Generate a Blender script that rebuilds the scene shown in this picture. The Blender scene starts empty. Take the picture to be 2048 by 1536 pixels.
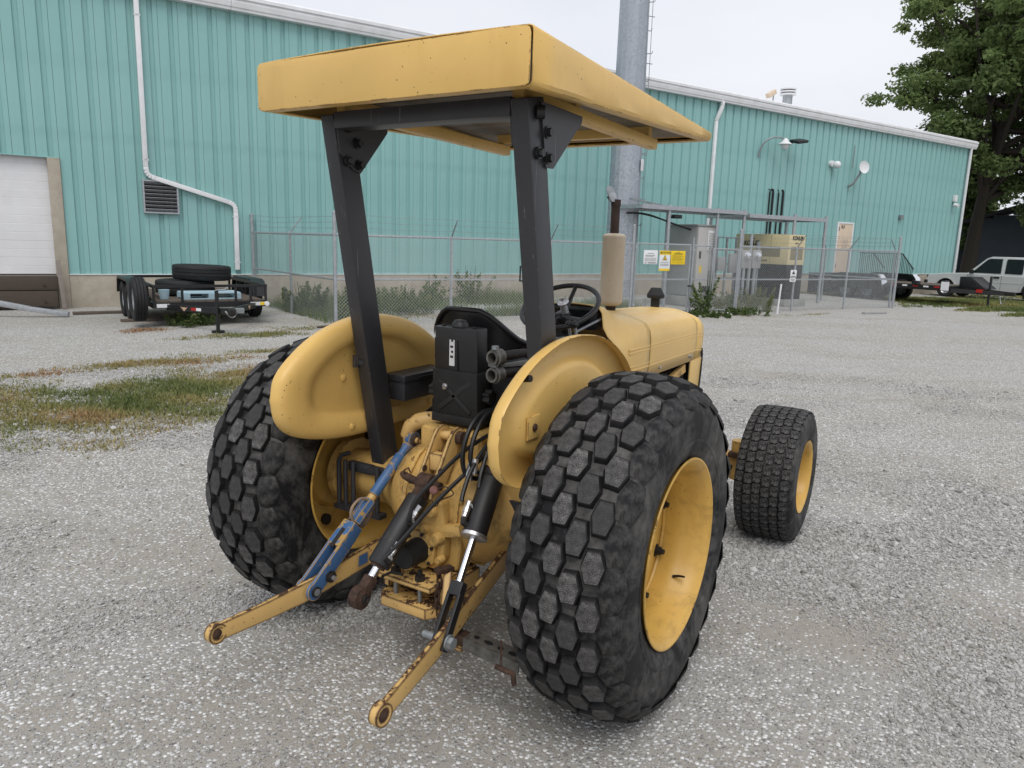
import bpy, bmesh, math, random
import numpy as np
from mathutils import Vector, Matrix, Quaternion
random.seed(7); np.random.seed(7)
R_ = math.radians
SC = bpy.context.scene
COL = SC.collection

# ------------------------------------------------------------------ camera
CAM = (1.7205, -2.4263, 1.6846)
FPX, YAW, PITCH, ROLL = 1485.74, -0.5558, 0.1903, 0.0289
_fw = Vector((math.sin(YAW)*math.cos(PITCH), math.cos(YAW)*math.cos(PITCH), -math.sin(PITCH)))
_rt = Vector((math.cos(YAW), -math.sin(YAW), 0)); _up = _rt.cross(_fw)
_r = _rt*math.cos(ROLL)+_up*math.sin(ROLL); _u = -_rt*math.sin(ROLL)+_up*math.cos(ROLL)
cd = bpy.data.cameras.new('camera'); cam = bpy.data.objects.new('camera', cd); COL.objects.link(cam)
cd.sensor_width = 36; cd.sensor_fit = 'HORIZONTAL'; cd.lens = FPX/2048*36
cd.clip_start = 0.05; cd.clip_end = 1500
M = Matrix(((_r.x,_u.x,-_fw.x,CAM[0]),(_r.y,_u.y,-_fw.y,CAM[1]),(_r.z,_u.z,-_fw.z,CAM[2]),(0,0,0,1)))
cam.matrix_world = M
SC.camera = cam

# ------------------------------------------------------------------ world: overcast sky
SUN_EL, SUN_AZ = R_(58), R_(150)
w = bpy.data.worlds.new('World'); SC.world = w; w.use_nodes = True
nt = w.node_tree; nt.nodes.clear()
out = nt.nodes.new('ShaderNodeOutputWorld'); bg = nt.nodes.new('ShaderNodeBackground')
sky = nt.nodes.new('ShaderNodeTexSky'); sky.sky_type = 'NISHITA'; sky.sun_disc = False
sky.sun_elevation = SUN_EL; sky.sun_rotation = SUN_AZ; sky.air_density = 1.0; sky.dust_density = 6.0
tc = nt.nodes.new('ShaderNodeTexCoord')
mp = nt.nodes.new('ShaderNodeMapping'); mp.inputs['Scale'].default_value = (1.0, 1.0, 2.6)
nz = nt.nodes.new('ShaderNodeTexNoise'); nz.inputs['Scale'].default_value = 1.7; nz.inputs['Detail'].default_value = 5; nz.inputs['Roughness'].default_value = 0.5
cr = nt.nodes.new('ShaderNodeValToRGB')
cr.color_ramp.elements[0].position = 0.30; cr.color_ramp.elements[0].color = (6.7, 7.05, 7.85, 1)
cr.color_ramp.elements[1].position = 0.72; cr.color_ramp.elements[1].color = (8.3, 8.45, 8.9, 1)
mx = nt.nodes.new('ShaderNodeMix'); mx.data_type = 'RGBA'; mx.inputs[0].default_value = 0.93
nt.links.new(tc.outputs['Generated'], mp.inputs[0]); nt.links.new(mp.outputs[0], nz.inputs['Vector'])
nt.links.new(nz.outputs[0], cr.inputs[0])
nt.links.new(sky.outputs[0], mx.inputs[6]); nt.links.new(cr.outputs[0], mx.inputs[7])
nt.links.new(mx.outputs[2], bg.inputs[0]); bg.inputs[1].default_value = 0.105
nt.links.new(bg.outputs[0], out.inputs[0])
sd = bpy.data.lights.new('sun', 'SUN'); so = bpy.data.objects.new('sun', sd); COL.objects.link(so)
sd.energy = 1.5; sd.angle = R_(38); sd.color = (1.0, 0.97, 0.93)
_sd = Vector((math.sin(SUN_AZ)*math.cos(SUN_EL), math.cos(SUN_AZ)*math.cos(SUN_EL), math.sin(SUN_EL)))
so.rotation_euler = (-_sd).to_track_quat('-Z', 'Y').to_euler(); so.location = (0, 0, 30)
SC.view_settings.view_transform = 'Standard'; SC.view_settings.look = 'None'
SC.view_settings.exposure = 0.12; SC.view_settings.gamma = 1.0
SC.view_settings.use_curve_mapping = False
SC.render.engine = 'CYCLES'
try:
    SC.cycles.max_bounces = 6; SC.cycles.diffuse_bounces = 2; SC.cycles.use_denoising = True
except Exception: pass

# ------------------------------------------------------------------ mesh helpers
def V(*a): return Vector(a[0] if len(a) == 1 else a)
class MB:
    def __init__(s): s.v = []; s.f = []; s.mi = []; s.cur = 0
    def mat(s, i): s.cur = i; return s
    def add(s, vs, fs):
        b = len(s.v); s.v.extend([tuple(p) for p in vs])
        for f in fs: s.f.append([b+i for i in f]); s.mi.append(s.cur)
        return s
    def box(s, c, sz, R=None):
        c = V(c); hx, hy, hz = sz[0]/2, sz[1]/2, sz[2]/2
        P = [V(x, y, z) for x in (-hx, hx) for y in (-hy, hy) for z in (-hz, hz)]
        if R is not None: P = [R @ p for p in P]
        return s.add([c+p for p in P], [(0,1,3,2),(4,6,7,5),(0,4,5,1),(2,3,7,6),(0,2,6,4),(1,5,7,3)])
    def mm(s, a, b): return s.box([(a[i]+b[i])/2 for i in range(3)], [abs(b[i]-a[i]) for i in range(3)])
    def bar(s, p0, p1, wd, ht, up=(0,0,1), w1=None, h1=None):
        p0, p1 = V(p0), V(p1); d = (p1-p0).normalized(); up = V(up)
        x = d.cross(up)
        if x.length < 1e-5: x = d.cross(V(1,0,0))
        x.normalize(); y = x.cross(d).normalized()
        w1 = wd if w1 is None else w1; h1 = ht if h1 is None else h1
        P = []
        for p, a, b in ((p0, wd, ht), (p1, w1, h1)):
            P += [p-x*a/2-y*b/2, p+x*a/2-y*b/2, p+x*a/2+y*b/2, p-x*a/2+y*b/2]
        return s.add(P, [(0,3,2,1),(4,5,6,7),(0,1,5,4),(1,2,6,5),(2,3,7,6),(3,0,4,7)])
    def tube(s, pts, r, n=8, caps=True, closed=False):
        pts = [V(p) for p in pts]; m = len(pts)
        rr = r if isinstance(r, (list, tuple)) else [r]*m
        rings = []; ref = None
        for i, p in enumerate(pts):
            if closed: t = (pts[(i+1) % m]-pts[i-1])
            else: t = pts[min(i+1, m-1)]-pts[max(i-1, 0)]
            t = t.normalized() if t.length > 1e-9 else V(0,0,1)
            if ref is None:
                ref = V(0,0,1) if abs(t.z) < 0.9 else V(1,0,0)
            a = (ref-t*ref.dot(t))
            if a.length < 1e-6: a = t.orthogonal()
            a.normalize(); b = t.cross(a); ref = a
            rings.append([p+(a*math.cos(k*2*math.pi/n)+b*math.sin(k*2*math.pi/n))*rr[i] for k in range(n)])
        vs = [q for rg in rings for q in rg]; fs = []
        for i in range(m-1 if not closed else m):
            j = (i+1) % m
            for k in range(n):
                k2 = (k+1) % n; fs.append((i*n+k, i*n+k2, j*n+k2, j*n+k))
        if caps and not closed:
            fs.append(tuple(range(n-1, -1, -1))); fs.append(tuple((m-1)*n+k for k in range(n)))
        return s.add(vs, fs)
    def cyl(s, p0, p1, r, n=16, r1=None): return s.tube([p0, p1], [r, r if r1 is None else r1], n)
    def lathe(s, prof, o=(0,0,0), ax=(1,0,0), n=32, caps=False, loop=False):
        # prof: list of (axial, radius)
        o = V(o); ax = V(ax).normalized(); a = ax.orthogonal().normalized() if abs(ax.x) < .99 else V(0,1,0); b = ax.cross(a)
        vs = []; fs = []; m = len(prof)
        for (t, r) in prof:
            for k in range(n):
                th = 2*math.pi*k/n; vs.append(o+ax*t+(a*math.cos(th)+b*math.sin(th))*r)
        for i in range(m if loop else m-1):
            j = (i+1) % m
            for k in range(n):
                k2 = (k+1) % n; fs.append((i*n+k, i*n+k2, j*n+k2, j*n+k))
        if caps:
            fs.append(tuple(range(n-1, -1, -1))); fs.append(tuple((m-1)*n+k for k in range(n)))
        return s.add(vs, fs)
    def prism(s, poly, o, ex, ey, ez):
        o, ex, ey, ez = V(o), V(ex), V(ey), V(ez); n = len(poly)
        A = [o+ex*p[0]+ey*p[1] for p in poly]; B = [p+ez for p in A]
        fs = [tuple(range(n-1, -1, -1)), tuple(range(n, 2*n))]
        for i in range(n):
            j = (i+1) % n; fs.append((i, j, n+j, n+i))
        return s.add(A+B, fs)
    def loft(s, rings, closed=True, caps=True):
        n = len(rings[0]); vs = [p for r in rings for p in r]; fs = []
        for i in range(len(rings)-1):
            for k in range(n if closed else n-1):
                k2 = (k+1) % n; fs.append((i*n+k, i*n+k2, (i+1)*n+k2, (i+1)*n+k))
        if caps and closed:
            fs.append(tuple(range(n-1, -1, -1))); fs.append(tuple((len(rings)-1)*n+k for k in range(n)))
        return s.add(vs, fs)
    def sphere(s, c, r, n=10, m=7, sc=(1,1,1)):
        rings = []
        for i in range(1, m):
            a = math.pi*i/m
            rings.append([V(c)+V(sc[0]*r*math.sin(a)*math.cos(2*math.pi*k/n), sc[1]*r*math.sin(a)*math.sin(2*math.pi*k/n), sc[2]*r*math.cos(a)) for k in range(n)])
        return s.loft(rings)
    def mesh(s, name, bevel=0, seg=2, smooth=35, fix=True, sub=0):
        me = bpy.data.meshes.new(name); me.from_pydata(s.v, [], s.f)
        me.polygons.foreach_set('material_index', s.mi)
        if bevel or fix:
            bm = bmesh.new(); bm.from_mesh(me)
            if fix: bmesh.ops.recalc_face_normals(bm, faces=bm.faces)
            if bevel:
                es = [e for e in bm.edges if len(e.link_faces) == 2 and e.calc_face_angle(0) > 0.5]
                bmesh.ops.bevel(bm, geom=es, offset=bevel, segments=seg, profile=0.6, affect='EDGES', clamp_overlap=True)
            bm.to_mesh(me); bm.free()
        if smooth:
            me.polygons.foreach_set('use_smooth', [True]*len(me.polygons))
            me.set_sharp_from_angle(angle=R_(smooth))
        me.update(); return me
    def build(s, name, mats, parent=None, bevel=0, seg=2, smooth=35, fix=True):
        me = s.mesh(name, bevel, seg, smooth, fix)
        for m in (mats if isinstance(mats, (list, tuple)) else [mats]): me.materials.append(m)
        return link(name, me, parent)
def link(name, me, parent=None, mw=None):
    o = bpy.data.objects.new(name, me); COL.objects.link(o)
    if mw is not None: o.matrix_local = mw
    if parent is not None: o.parent = parent
    return o
def tag(o, label, cat, group=None):
    o['label'] = label; o['category'] = cat
    if group: o['group'] = group
    return o
def thing(name, label, cat, loc=(0,0,0), rz=0, group=None):
    o = bpy.data.objects.new(name, None); COL.objects.link(o); o.location = loc; o.rotation_euler = (0,0,rz)
    o.empty_display_size = 0.1
    return tag(o, label, cat, group)
def struct(o, kind='structure'): o['kind'] = kind; return o
def copy_tree(o, parent=None):
    c = o.copy(); COL.objects.link(c); c.parent = parent
    for ch in list(o.children): copy_tree(ch, c)
    return c
def bez(p0, p1, p2, p3, n=14):
    p0, p1, p2, p3 = map(V, (p0, p1, p2, p3)); o = []
    for i in range(n+1):
        t = i/n; o.append(p0*(1-t)**3+p1*3*t*(1-t)**2+p2*3*t*t*(1-t)+p3*t**3)
    return o
def spline(P, n=6):
    P = [V(p) for p in P]; Q = [P[0]*2-P[1]]+P+[P[-1]*2-P[-2]]; o = []
    for i in range(1, len(Q)-2):
        a, b, c, d = Q[i-1:i+3]
        for k in range(n):
            t = k/n; o.append(0.5*((2*b)+(c-a)*t+(2*a-5*b+4*c-d)*t*t+(3*b-a-3*c+d)*t**3))
    o.append(P[-1]); return o
def text_obj(name, body, size, loc, ex, ey, mat, parent=None, ax='CENTER', extr=0.0015, bold=0.0, sx=1.0, shear=0.0):
    cu = bpy.data.curves.new(name, 'FONT'); cu.body = body; cu.size = size; cu.align_x = ax; cu.align_y = 'CENTER'
    cu.extrude = extr; cu.offset = bold; cu.shear = shear
    o = bpy.data.objects.new(name, cu); COL.objects.link(o)
    ex, ey = V(ex).normalized(), V(ey).normalized(); ez = ex.cross(ey)
    dg = bpy.context.evaluated_depsgraph_get(); me = bpy.data.meshes.new_from_object(o.evaluated_get(dg))
    bpy.data.objects.remove(o); bpy.data.curves.remove(cu)
    ob = bpy.data.objects.new(name, me); COL.objects.link(ob); me.materials.clear(); me.materials.append(mat)
    ex = ex*sx
    ob.matrix_local = Matrix(((ex.x,ey.x,ez.x,loc[0]),(ex.y,ey.y,ez.y,loc[1]),(ex.z,ey.z,ez.z,loc[2]),(0,0,0,1)))
    if parent is not None: ob.parent = parent
    return ob

# ------------------------------------------------------------------ materials
class NT:
    def __init__(s, name):
        s.m = bpy.data.materials.new(name); s.m.use_nodes = True; s.t = s.m.node_tree; s.t.nodes.clear()
        s.o = s.n('OutputMaterial'); s.b = s.n('BsdfPrincipled'); s.l(s.b.outputs[0], s.o.inputs[0])
        s.tc = s.n('TexCoord')
    def n(s, t, **k):
        x = s.t.nodes.new('ShaderNode'+t)
        for a, b in k.items(): setattr(x, a, b)
        return x
    def l(s, a, b): s.t.links.new(a, b)
    def noise(s, sc, det=4, ro=0.55, vec=None, dist=0.0):
        x = s.n('TexNoise'); x.inputs['Scale'].default_value = sc; x.inputs['Detail'].default_value = det
        x.inputs['Roughness'].default_value = ro; x.inputs['Distortion'].default_value = dist
        s.l(vec if vec is not None else s.tc.outputs['Object'], x.inputs['Vector']); return x.outputs[0]
    def vor(s, sc, vec=None, feat='F1', out='Distance', rnd=1.0):
        x = s.n('TexVoronoi'); x.feature = feat; x.inputs['Scale'].default_value = sc; x.inputs['Randomness'].default_value = rnd
        s.l(vec if vec is not None else s.tc.outputs['Object'], x.inputs['Vector']); return x.outputs[out]
    def ramp(s, fac, stops, interp='LINEAR'):
        x = s.n('ValToRGB'); x.color_ramp.interpolation = interp; e = x.color_ramp.elements
        while len(e) < len(stops): e.new(0.5)
        for i, (p, c) in enumerate(stops):
            e[i].position = p; e[i].color = c if len(c) == 4 else (*c, 1)
        s.l(fac, x.inputs[0]); return x.outputs[0]
    def step(s, fac, a, b):   # smooth 0..1
        x = s.n('MapRange'); x.inputs[1].default_value = a; x.inputs[2].default_value = b
        s.l(fac, x.inputs[0]); return x.outputs[0]
    def mix(s, fac, a, b, bt='MIX'):
        x = s.n('Mix'); x.data_type = 'RGBA'; x.blend_type = bt
        for sock, val in ((x.inputs[0], fac), (x.inputs[6], a), (x.inputs[7], b)):
            if isinstance(val, (int, float)): sock.default_value = val
            elif isinstance(val, tuple): sock.default_value = val if len(val) == 4 else (*val, 1)
            else: s.l(val, sock)
        return x.outputs[2]
    def math(s, op, a, b=0.0, c=None):
        x = s.n('Math'); x.operation = op; x.use_clamp = False
        for i, val in enumerate((a, b) if c is None else (a, b, c)):
            if isinstance(val, (int, float)): x.inputs[i].default_value = val
            else: s.l(val, x.inputs[i])
        return x.outputs[0]
    def mapv(s, scale=(1,1,1), loc=(0,0,0), rot=(0,0,0), vec=None):
        x = s.n('Mapping'); x.inputs['Scale'].default_value = scale; x.inputs['Location'].default_value = loc; x.inputs['Rotation'].default_value = rot
        s.l(vec if vec is not None else s.tc.outputs['Object'], x.inputs[0]); return x.outputs[0]
    def bump(s, h, st=0.3, dist=0.01, nrm=None):
        x = s.n('Bump'); x.inputs['Strength'].default_value = st; x.inputs['Distance'].default_value = dist
        s.l(h, x.inputs['Height'])
        if nrm is not None: s.l(nrm, x.inputs['Normal'])
        s.l(x.outputs[0], s.b.inputs['Normal']); return x.outputs[0]
    def set(s, col=None, rough=None, metal=None, spec=None):
        for nm, val in (('Base Color', col), ('Roughness', rough), ('Metallic', metal), ('Specular IOR Level', spec)):
            if val is None: continue
            sk = s.b.inputs[nm]
            if isinstance(val, (int, float)): sk.default_value = val
            elif isinstance(val, tuple): sk.default_value = val if len(val) == 4 else (*val, 1)
            else: s.l(val, sk)
        return s.m
    def wear(s, rad=0.006):  # 0 flat .. 1 on edges
        bv = s.n('Bevel', samples=6); bv.inputs[0].default_value = rad
        g = s.n('NewGeometry'); d = s.n('VectorMath', operation='DOT_PRODUCT')
        s.l(bv.outputs[0], d.inputs[0]); s.l(g.outputs['Normal'], d.inputs[1])
        return s.math('SUBTRACT', 1.0, d.outputs['Value'])
def shade(col, k): return tuple(min(1, c*k) for c in col)

def simple(name, col, rough=0.6, metal=0.0, var=0.15, sc=6.0, bump=0.0, spec=0.4, bsc=60):
    t = NT(name); n = t.noise(sc, 5, 0.6)
    c = t.mix(t.step(n, 0.3, 0.7), shade(col, 1-var), shade(col, 1+var))
    t.set(c, rough, metal, spec)
    if bump: t.bump(t.noise(bsc, 3), bump, 0.004)
    return t.m
def paint(name, col, rough=0.42, chip=0.0, chipcol=(0.03,0.018,0.012), pit=0.5, dirt=0.25, rustc=(0.09,0.035,0.015), csc=14, edge=True, spec=0.4, thr=0.62, wr=0.008, grease=0.0, scratch=0.0, flat=0.47, topw=0.0):
    t = NT(name)
    big = t.noise(2.3, 4, 0.6); c = t.mix(t.step(big, 0.3, 0.75), shade(col, 0.90), shade(col, 1.07))
    # chalky fade and grime streaks
    st = t.noise(9.0, 6, 0.65, vec=t.mapv((1,1,0.25)))
    c = t.mix(t.math('MULTIPLY', t.step(st, 0.52, 0.75), dirt), c, shade((col[0]*0.75, col[1]*0.68, col[2]*0.55), 1.0))
    if scratch: c = t.mix(t.math('MULTIPLY', t.step(t.noise(1.0, 3, 0.6, vec=t.mapv((70,70,3.0))), 0.66, 0.70), scratch), c, (0.16,0.16,0.165))
    if grease: c = t.mix(t.math('MULTIPLY', t.step(t.noise(7.5, 7, 0.68, dist=0.5), 0.50, 0.64), grease), c, t.mix(t.noise(28, 4), (0.035,0.024,0.014), (0.20,0.125,0.045)))  # grease patches, kept dark also to stand in for deep shade
    # tiny pits of rust
    vd = t.vor(38); pn = t.noise(5.5, 3)
    pm = t.math('MULTIPLY', t.math('LESS_THAN', vd, 0.09), t.step(pn, 0.44, 0.56))
    c = t.mix(t.math('MULTIPLY', pm, pit), c, (0.07,0.03,0.014))
    bumpsrc = t.noise(120, 2)
    if chip > 0:
        cn = t.step(t.noise(csc, 9, 0.72), 0.36, 0.66)
        f = t.math('MULTIPLY', cn, flat)
        if topw:
            gn = t.n('NewGeometry'); sz = t.n('SeparateXYZ'); t.l(gn.outputs['Normal'], sz.inputs[0]); f = t.math('ADD', f, t.math('MULTIPLY', t.step(sz.outputs[2], 0.55, 0.9), topw))
        if edge:
            e = t.math('MINIMUM', t.math('MULTIPLY', t.wear(wr), 30.0), 1.0); f = t.math('ADD', f, t.math('MULTIPLY', e, 0.60))
        ch = t.step(f, thr, thr+0.03)
        c = t.mix(t.math('MULTIPLY', ch, min(1, chip)), c, t.mix(t.noise(30, 3), chipcol, rustc))
        r = t.mix(ch, (rough,)*3, (0.85,)*3); t.set(c, None, 0.0, spec); t.l(r, t.b.inputs['Roughness'])
    else: t.set(c, rough, 0.0, spec)
    t.bump(bumpsrc, 0.06, 0.002)
    return t.m
MT = {}
YEL = (0.735, 0.475, 0.148)
MT['yel'] = paint('yellow_paint', YEL, 0.38, chip=0.85, pit=1.0, dirt=0.28, thr=0.90, wr=0.008, csc=9, rustc=(0.13,0.05,0.02))
MT['yel_sheet'] = paint('canopy_yellow_paint', YEL, 0.36, chip=0.9, pit=1.0, dirt=0.3, thr=0.84, wr=0.006, csc=8, rustc=(0.13,0.05,0.02))
MT['yel_pale'] = paint('faded_yellow_paint', (0.74, 0.495, 0.175), 0.36, chip=0.0, pit=0.6, dirt=0.15)
MT['yel_chip'] = paint('chipped_yellow_paint', (0.62, 0.40, 0.145), 0.45, chip=1.0, pit=1.0, dirt=0.35, csc=21, thr=0.44, wr=0.012, flat=0.52, topw=0.18)
MT['yel_cast'] = paint('cast_yellow_paint', (0.58, 0.365, 0.115), 0.5, chip=0.8, pit=0.9, dirt=0.7, csc=11, thr=0.86, grease=0.75)
MT['rim'] = paint('rim_yellow_paint', (0.62, 0.375, 0.085), 0.36, chip=0.9, pit=0.9, dirt=0.55, thr=0.92, grease=0.3)
MT['blue'] = paint('chipped_blue_paint', (0.050, 0.130, 0.285), 0.42, chip=1.0, chipcol=(0.42,0.27,0.085), rustc=(0.34,0.21,0.07), pit=0.9, dirt=0.3, csc=13, thr=0.335, wr=0.008)
MT['rops'] = paint('charcoal_paint', (0.032, 0.032, 0.036), 0.42, chip=0.6, chipcol=(0.22,0.22,0.22), rustc=(0.10,0.09,0.08), pit=0.3, dirt=0.2, csc=45, thr=0.97, spec=0.5, scratch=0.5)
MT['black'] = simple('black_paint', (0.014,0.014,0.015), 0.42, var=0.35, sc=9, bump=0.1, spec=0.45)
MT['blackmatte'] = simple('matte_black', (0.012,0.012,0.012), 0.7, var=0.4, sc=14, bump=0.2)
MT['vinyl'] = simple('black_vinyl', (0.013,0.013,0.014), 0.38, var=0.3, sc=20, bump=0.15, spec=0.5, bsc=220)
MT['hose'] = simple('hose_rubber', (0.011,0.011,0.012), 0.42, var=0.3, sc=20)
MT['chrome'] = simple('chrome', (0.82,0.82,0.84), 0.12, 1.0, var=0.05)
MT['zinc'] = simple('zinc_plated', (0.52,0.52,0.53), 0.38, 0.9, var=0.2, sc=25)
MT['rust'] = simple('rusty_steel', (0.055,0.030,0.020), 0.8, 0.1, var=0.55, sc=40, bump=0.5)
MT['darkiron'] = simple('dark_iron', (0.022,0.019,0.017), 0.6, 0.2, var=0.5, sc=25, bump=0.3)
def cyl_paint():
    t = NT('worn_black_cylinder'); n = t.noise(11, 7, 0.7); m = t.step(n, 0.60, 0.66)
    c = t.mix(m, (0.013,0.013,0.014), t.mix(t.noise(60, 3), (0.05,0.03,0.022), (0.10,0.08,0.075)))
    t.set(c, 0.5, 0.0, 0.5); t.bump(n, 0.1, 0.002); return t.m
MT['cyl'] = cyl_paint()
def rubber(name, dust=0.5, top=False):
    t = NT(name)
    if top:
        v = t.noise(420, 2, 0.6); v2 = t.noise(45, 4, 0.65)
        sp = t.step(t.math('ADD', v, t.math('MULTIPLY', v2, 0.5)), 0.70, 0.98)
        oi = t.n('ObjectInfo'); k = t.math('MULTIPLY_ADD', t.math('POWER', oi.outputs['Random'], 1.3), 0.85, 0.15)
        c = t.mix(t.math('MULTIPLY', sp, k), (0.034,0.033,0.033), (0.30,0.29,0.28))
        t.set(c, 0.82, 0, 0.25); t.bump(v, 0.5, 0.003)
    else:
        a = t.noise(3.6, 7, 0.70, dist=0.7); b = t.noise(26, 5, 0.65)
        f = t.math('MULTIPLY', t.step(t.math('ADD', a, t.math('MULTIPLY', b, 0.35)), 0.60, 0.84), dust)
        c = t.mix(f, (0.0105,0.0105,0.0115), (0.17,0.163,0.152))
        t.set(c, t.mix(f, (0.62,)*3, (0.9,)*3), 0, 0.22); t.bump(b, 0.22, 0.003)
    return t.m
MT['rubber'] = rubber('tyre_rubber', 0.62); MT['lugtop'] = rubber('tread_worn_top', top=True)
MT['lugside'] = rubber('tread_side_rubber', 0.12)  # less dust: lug sides darkened for the shade between lugs
def front_top():
    t = NT('turf_tread_top'); v = t.noise(150, 3, 0.6); v2 = t.noise(22, 4)
    sp = t.step(t.math('ADD', v, t.math('MULTIPLY', v2, 0.5)), 0.68, 0.98)
    t.set(t.mix(sp, (0.017,0.017,0.018), (0.15,0.145,0.14)), 0.8, 0, 0.25); t.bump(v, 0.5, 0.003); return t.m
MT['blocktop'] = front_top()
MT['liner'] = simple('grey_liner_board', (0.20,0.18,0.155), 0.85, var=0.35, sc=5, bump=0.4)
MT['muffler'] = paint('heat_faded_muffler', (0.50,0.425,0.325), 0.5, chip=0.7, chipcol=(0.2,0.12,0.07), rustc=(0.16,0.085,0.045), pit=0.9, dirt=0.5, csc=9, thr=0.90)
MT['pipebrown'] = simple('burnt_exhaust_pipe', (0.040,0.024,0.019), 0.7, 0.2, var=0.3, sc=16)
MT['white'] = simple('white_enamel', (0.72,0.73,0.74), 0.45, var=0.06, sc=3)
MT['decal'] = simple('white_decal', (0.62,0.62,0.62), 0.5, var=0.2, sc=50)
MT['dirtysteel'] = simple('dirty_steel', (0.13,0.125,0.115), 0.5, 0.5, var=0.45, sc=30, bump=0.2)
# ------------------------------------------------------------------ yard frame: u along the warehouse wall, d out from it
TH = R_(65.8388); OFF = 16.048
UU = V(math.cos(TH), math.sin(TH), 0); NN = V(-math.sin(TH), math.cos(TH), 0)
def BW(u, d, z=0): return UU*u+NN*(OFF-d)+V(0, 0, z)
def UD(x, y): p = V(x, y, 0); return p.dot(UU), OFF-p.dot(NN)
def yard(name, label, cat, u, d, z=0, rz=0, group=None): return thing(name, label, cat, BW(u, d, z), TH+rz, group)
def ground_z(x, y):
    u, d = UD(x, y)
    t = min(1, max(0, (u-23)/10)); k = t*t*(3-2*t)
    far = min(1, max(0, (math.hypot(x, y)-60)/60))
    return -0.22*k*(1-far)+0*far
def npn(x, y, f, seed):
    rg = np.random.default_rng(seed); s = 0
    for k in range(9):
        a = rg.random()*6.283; ff = f*6.283*rg.uniform(0.35, 1.0); s = s+np.sin(ff*(x*math.cos(a)+y*math.sin(a))+rg.random()*6.283)
    return s/4.5
def grass_np(x, y):
    u = x*UU.x+y*UU.y; d = OFF-(x*NN.x+y*NN.y); a = np.zeros_like(x)
    for (pu, pd, su, sd_, st) in PATCH:
        q = ((u-pu)/su)**2+((d-pd)/sd_)**2; a = np.maximum(a, st*np.maximum(0, 1.15-0.62*q))
    n = npn(x, y, 0.55, 31)*0.42+npn(x, y, 1.9, 32)*0.34
    return np.where(a > 0, np.clip(a+n*0.75-0.30, 0, 1), 0.0)
# grass patches in yard coordinates: u, d, half-size u, half-size d, strength
PATCH = [(-1.0,10.9,1.9,1.15,1.0),(0.2,10.2,1.6,0.95,1.0),(0.9,9.4,1.5,0.7,0.85),(-2.0,9.9,1.2,1.1,0.9),(1.5,10.1,1.0,0.5,0.55),
         (-1.2,12.0,0.7,0.35,0.8),(0.0,8.2,1.9,0.34,0.75),(1.7,7.7,1.6,0.30,0.85),(-1.5,8.5,0.9,0.25,0.7),(3.0,7.4,1.0,0.3,0.6),
         (1.7,5.9,1.5,0.36,0.75),(0.35,4.6,0.5,0.45,0.8),(2.9,5.2,0.9,0.7,0.45),(3.6,6.0,0.8,0.5,0.35),(2.6,9.2,0.9,0.3,0.45),
         (24.6,7.7,2.4,0.55,1.1),(22.8,9.0,1.2,0.35,0.9),(27.5,5.8,5.0,1.3,1.2),(30.0,4.0,5.0,1.6,1.2),(24.5,8.2,1.1,0.35,0.8),(35.0,6.0,5.0,2.5,0.9),(26.5,1.5,3.0,1.6,0.8),(40,1,6,6,0.9),(22.5,7.6,0.8,0.2,0.5),
         (5.2,3.7,1.7,0.9,0.6),(8.5,3.5,2.2,0.9,0.55),(1.5,3.6,1.1,0.8,0.35),(15.2,6.6,1.6,0.35,0.5),(13.2,5.9,1.2,0.4,0.6)]
from mathutils import noise as MN
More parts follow.
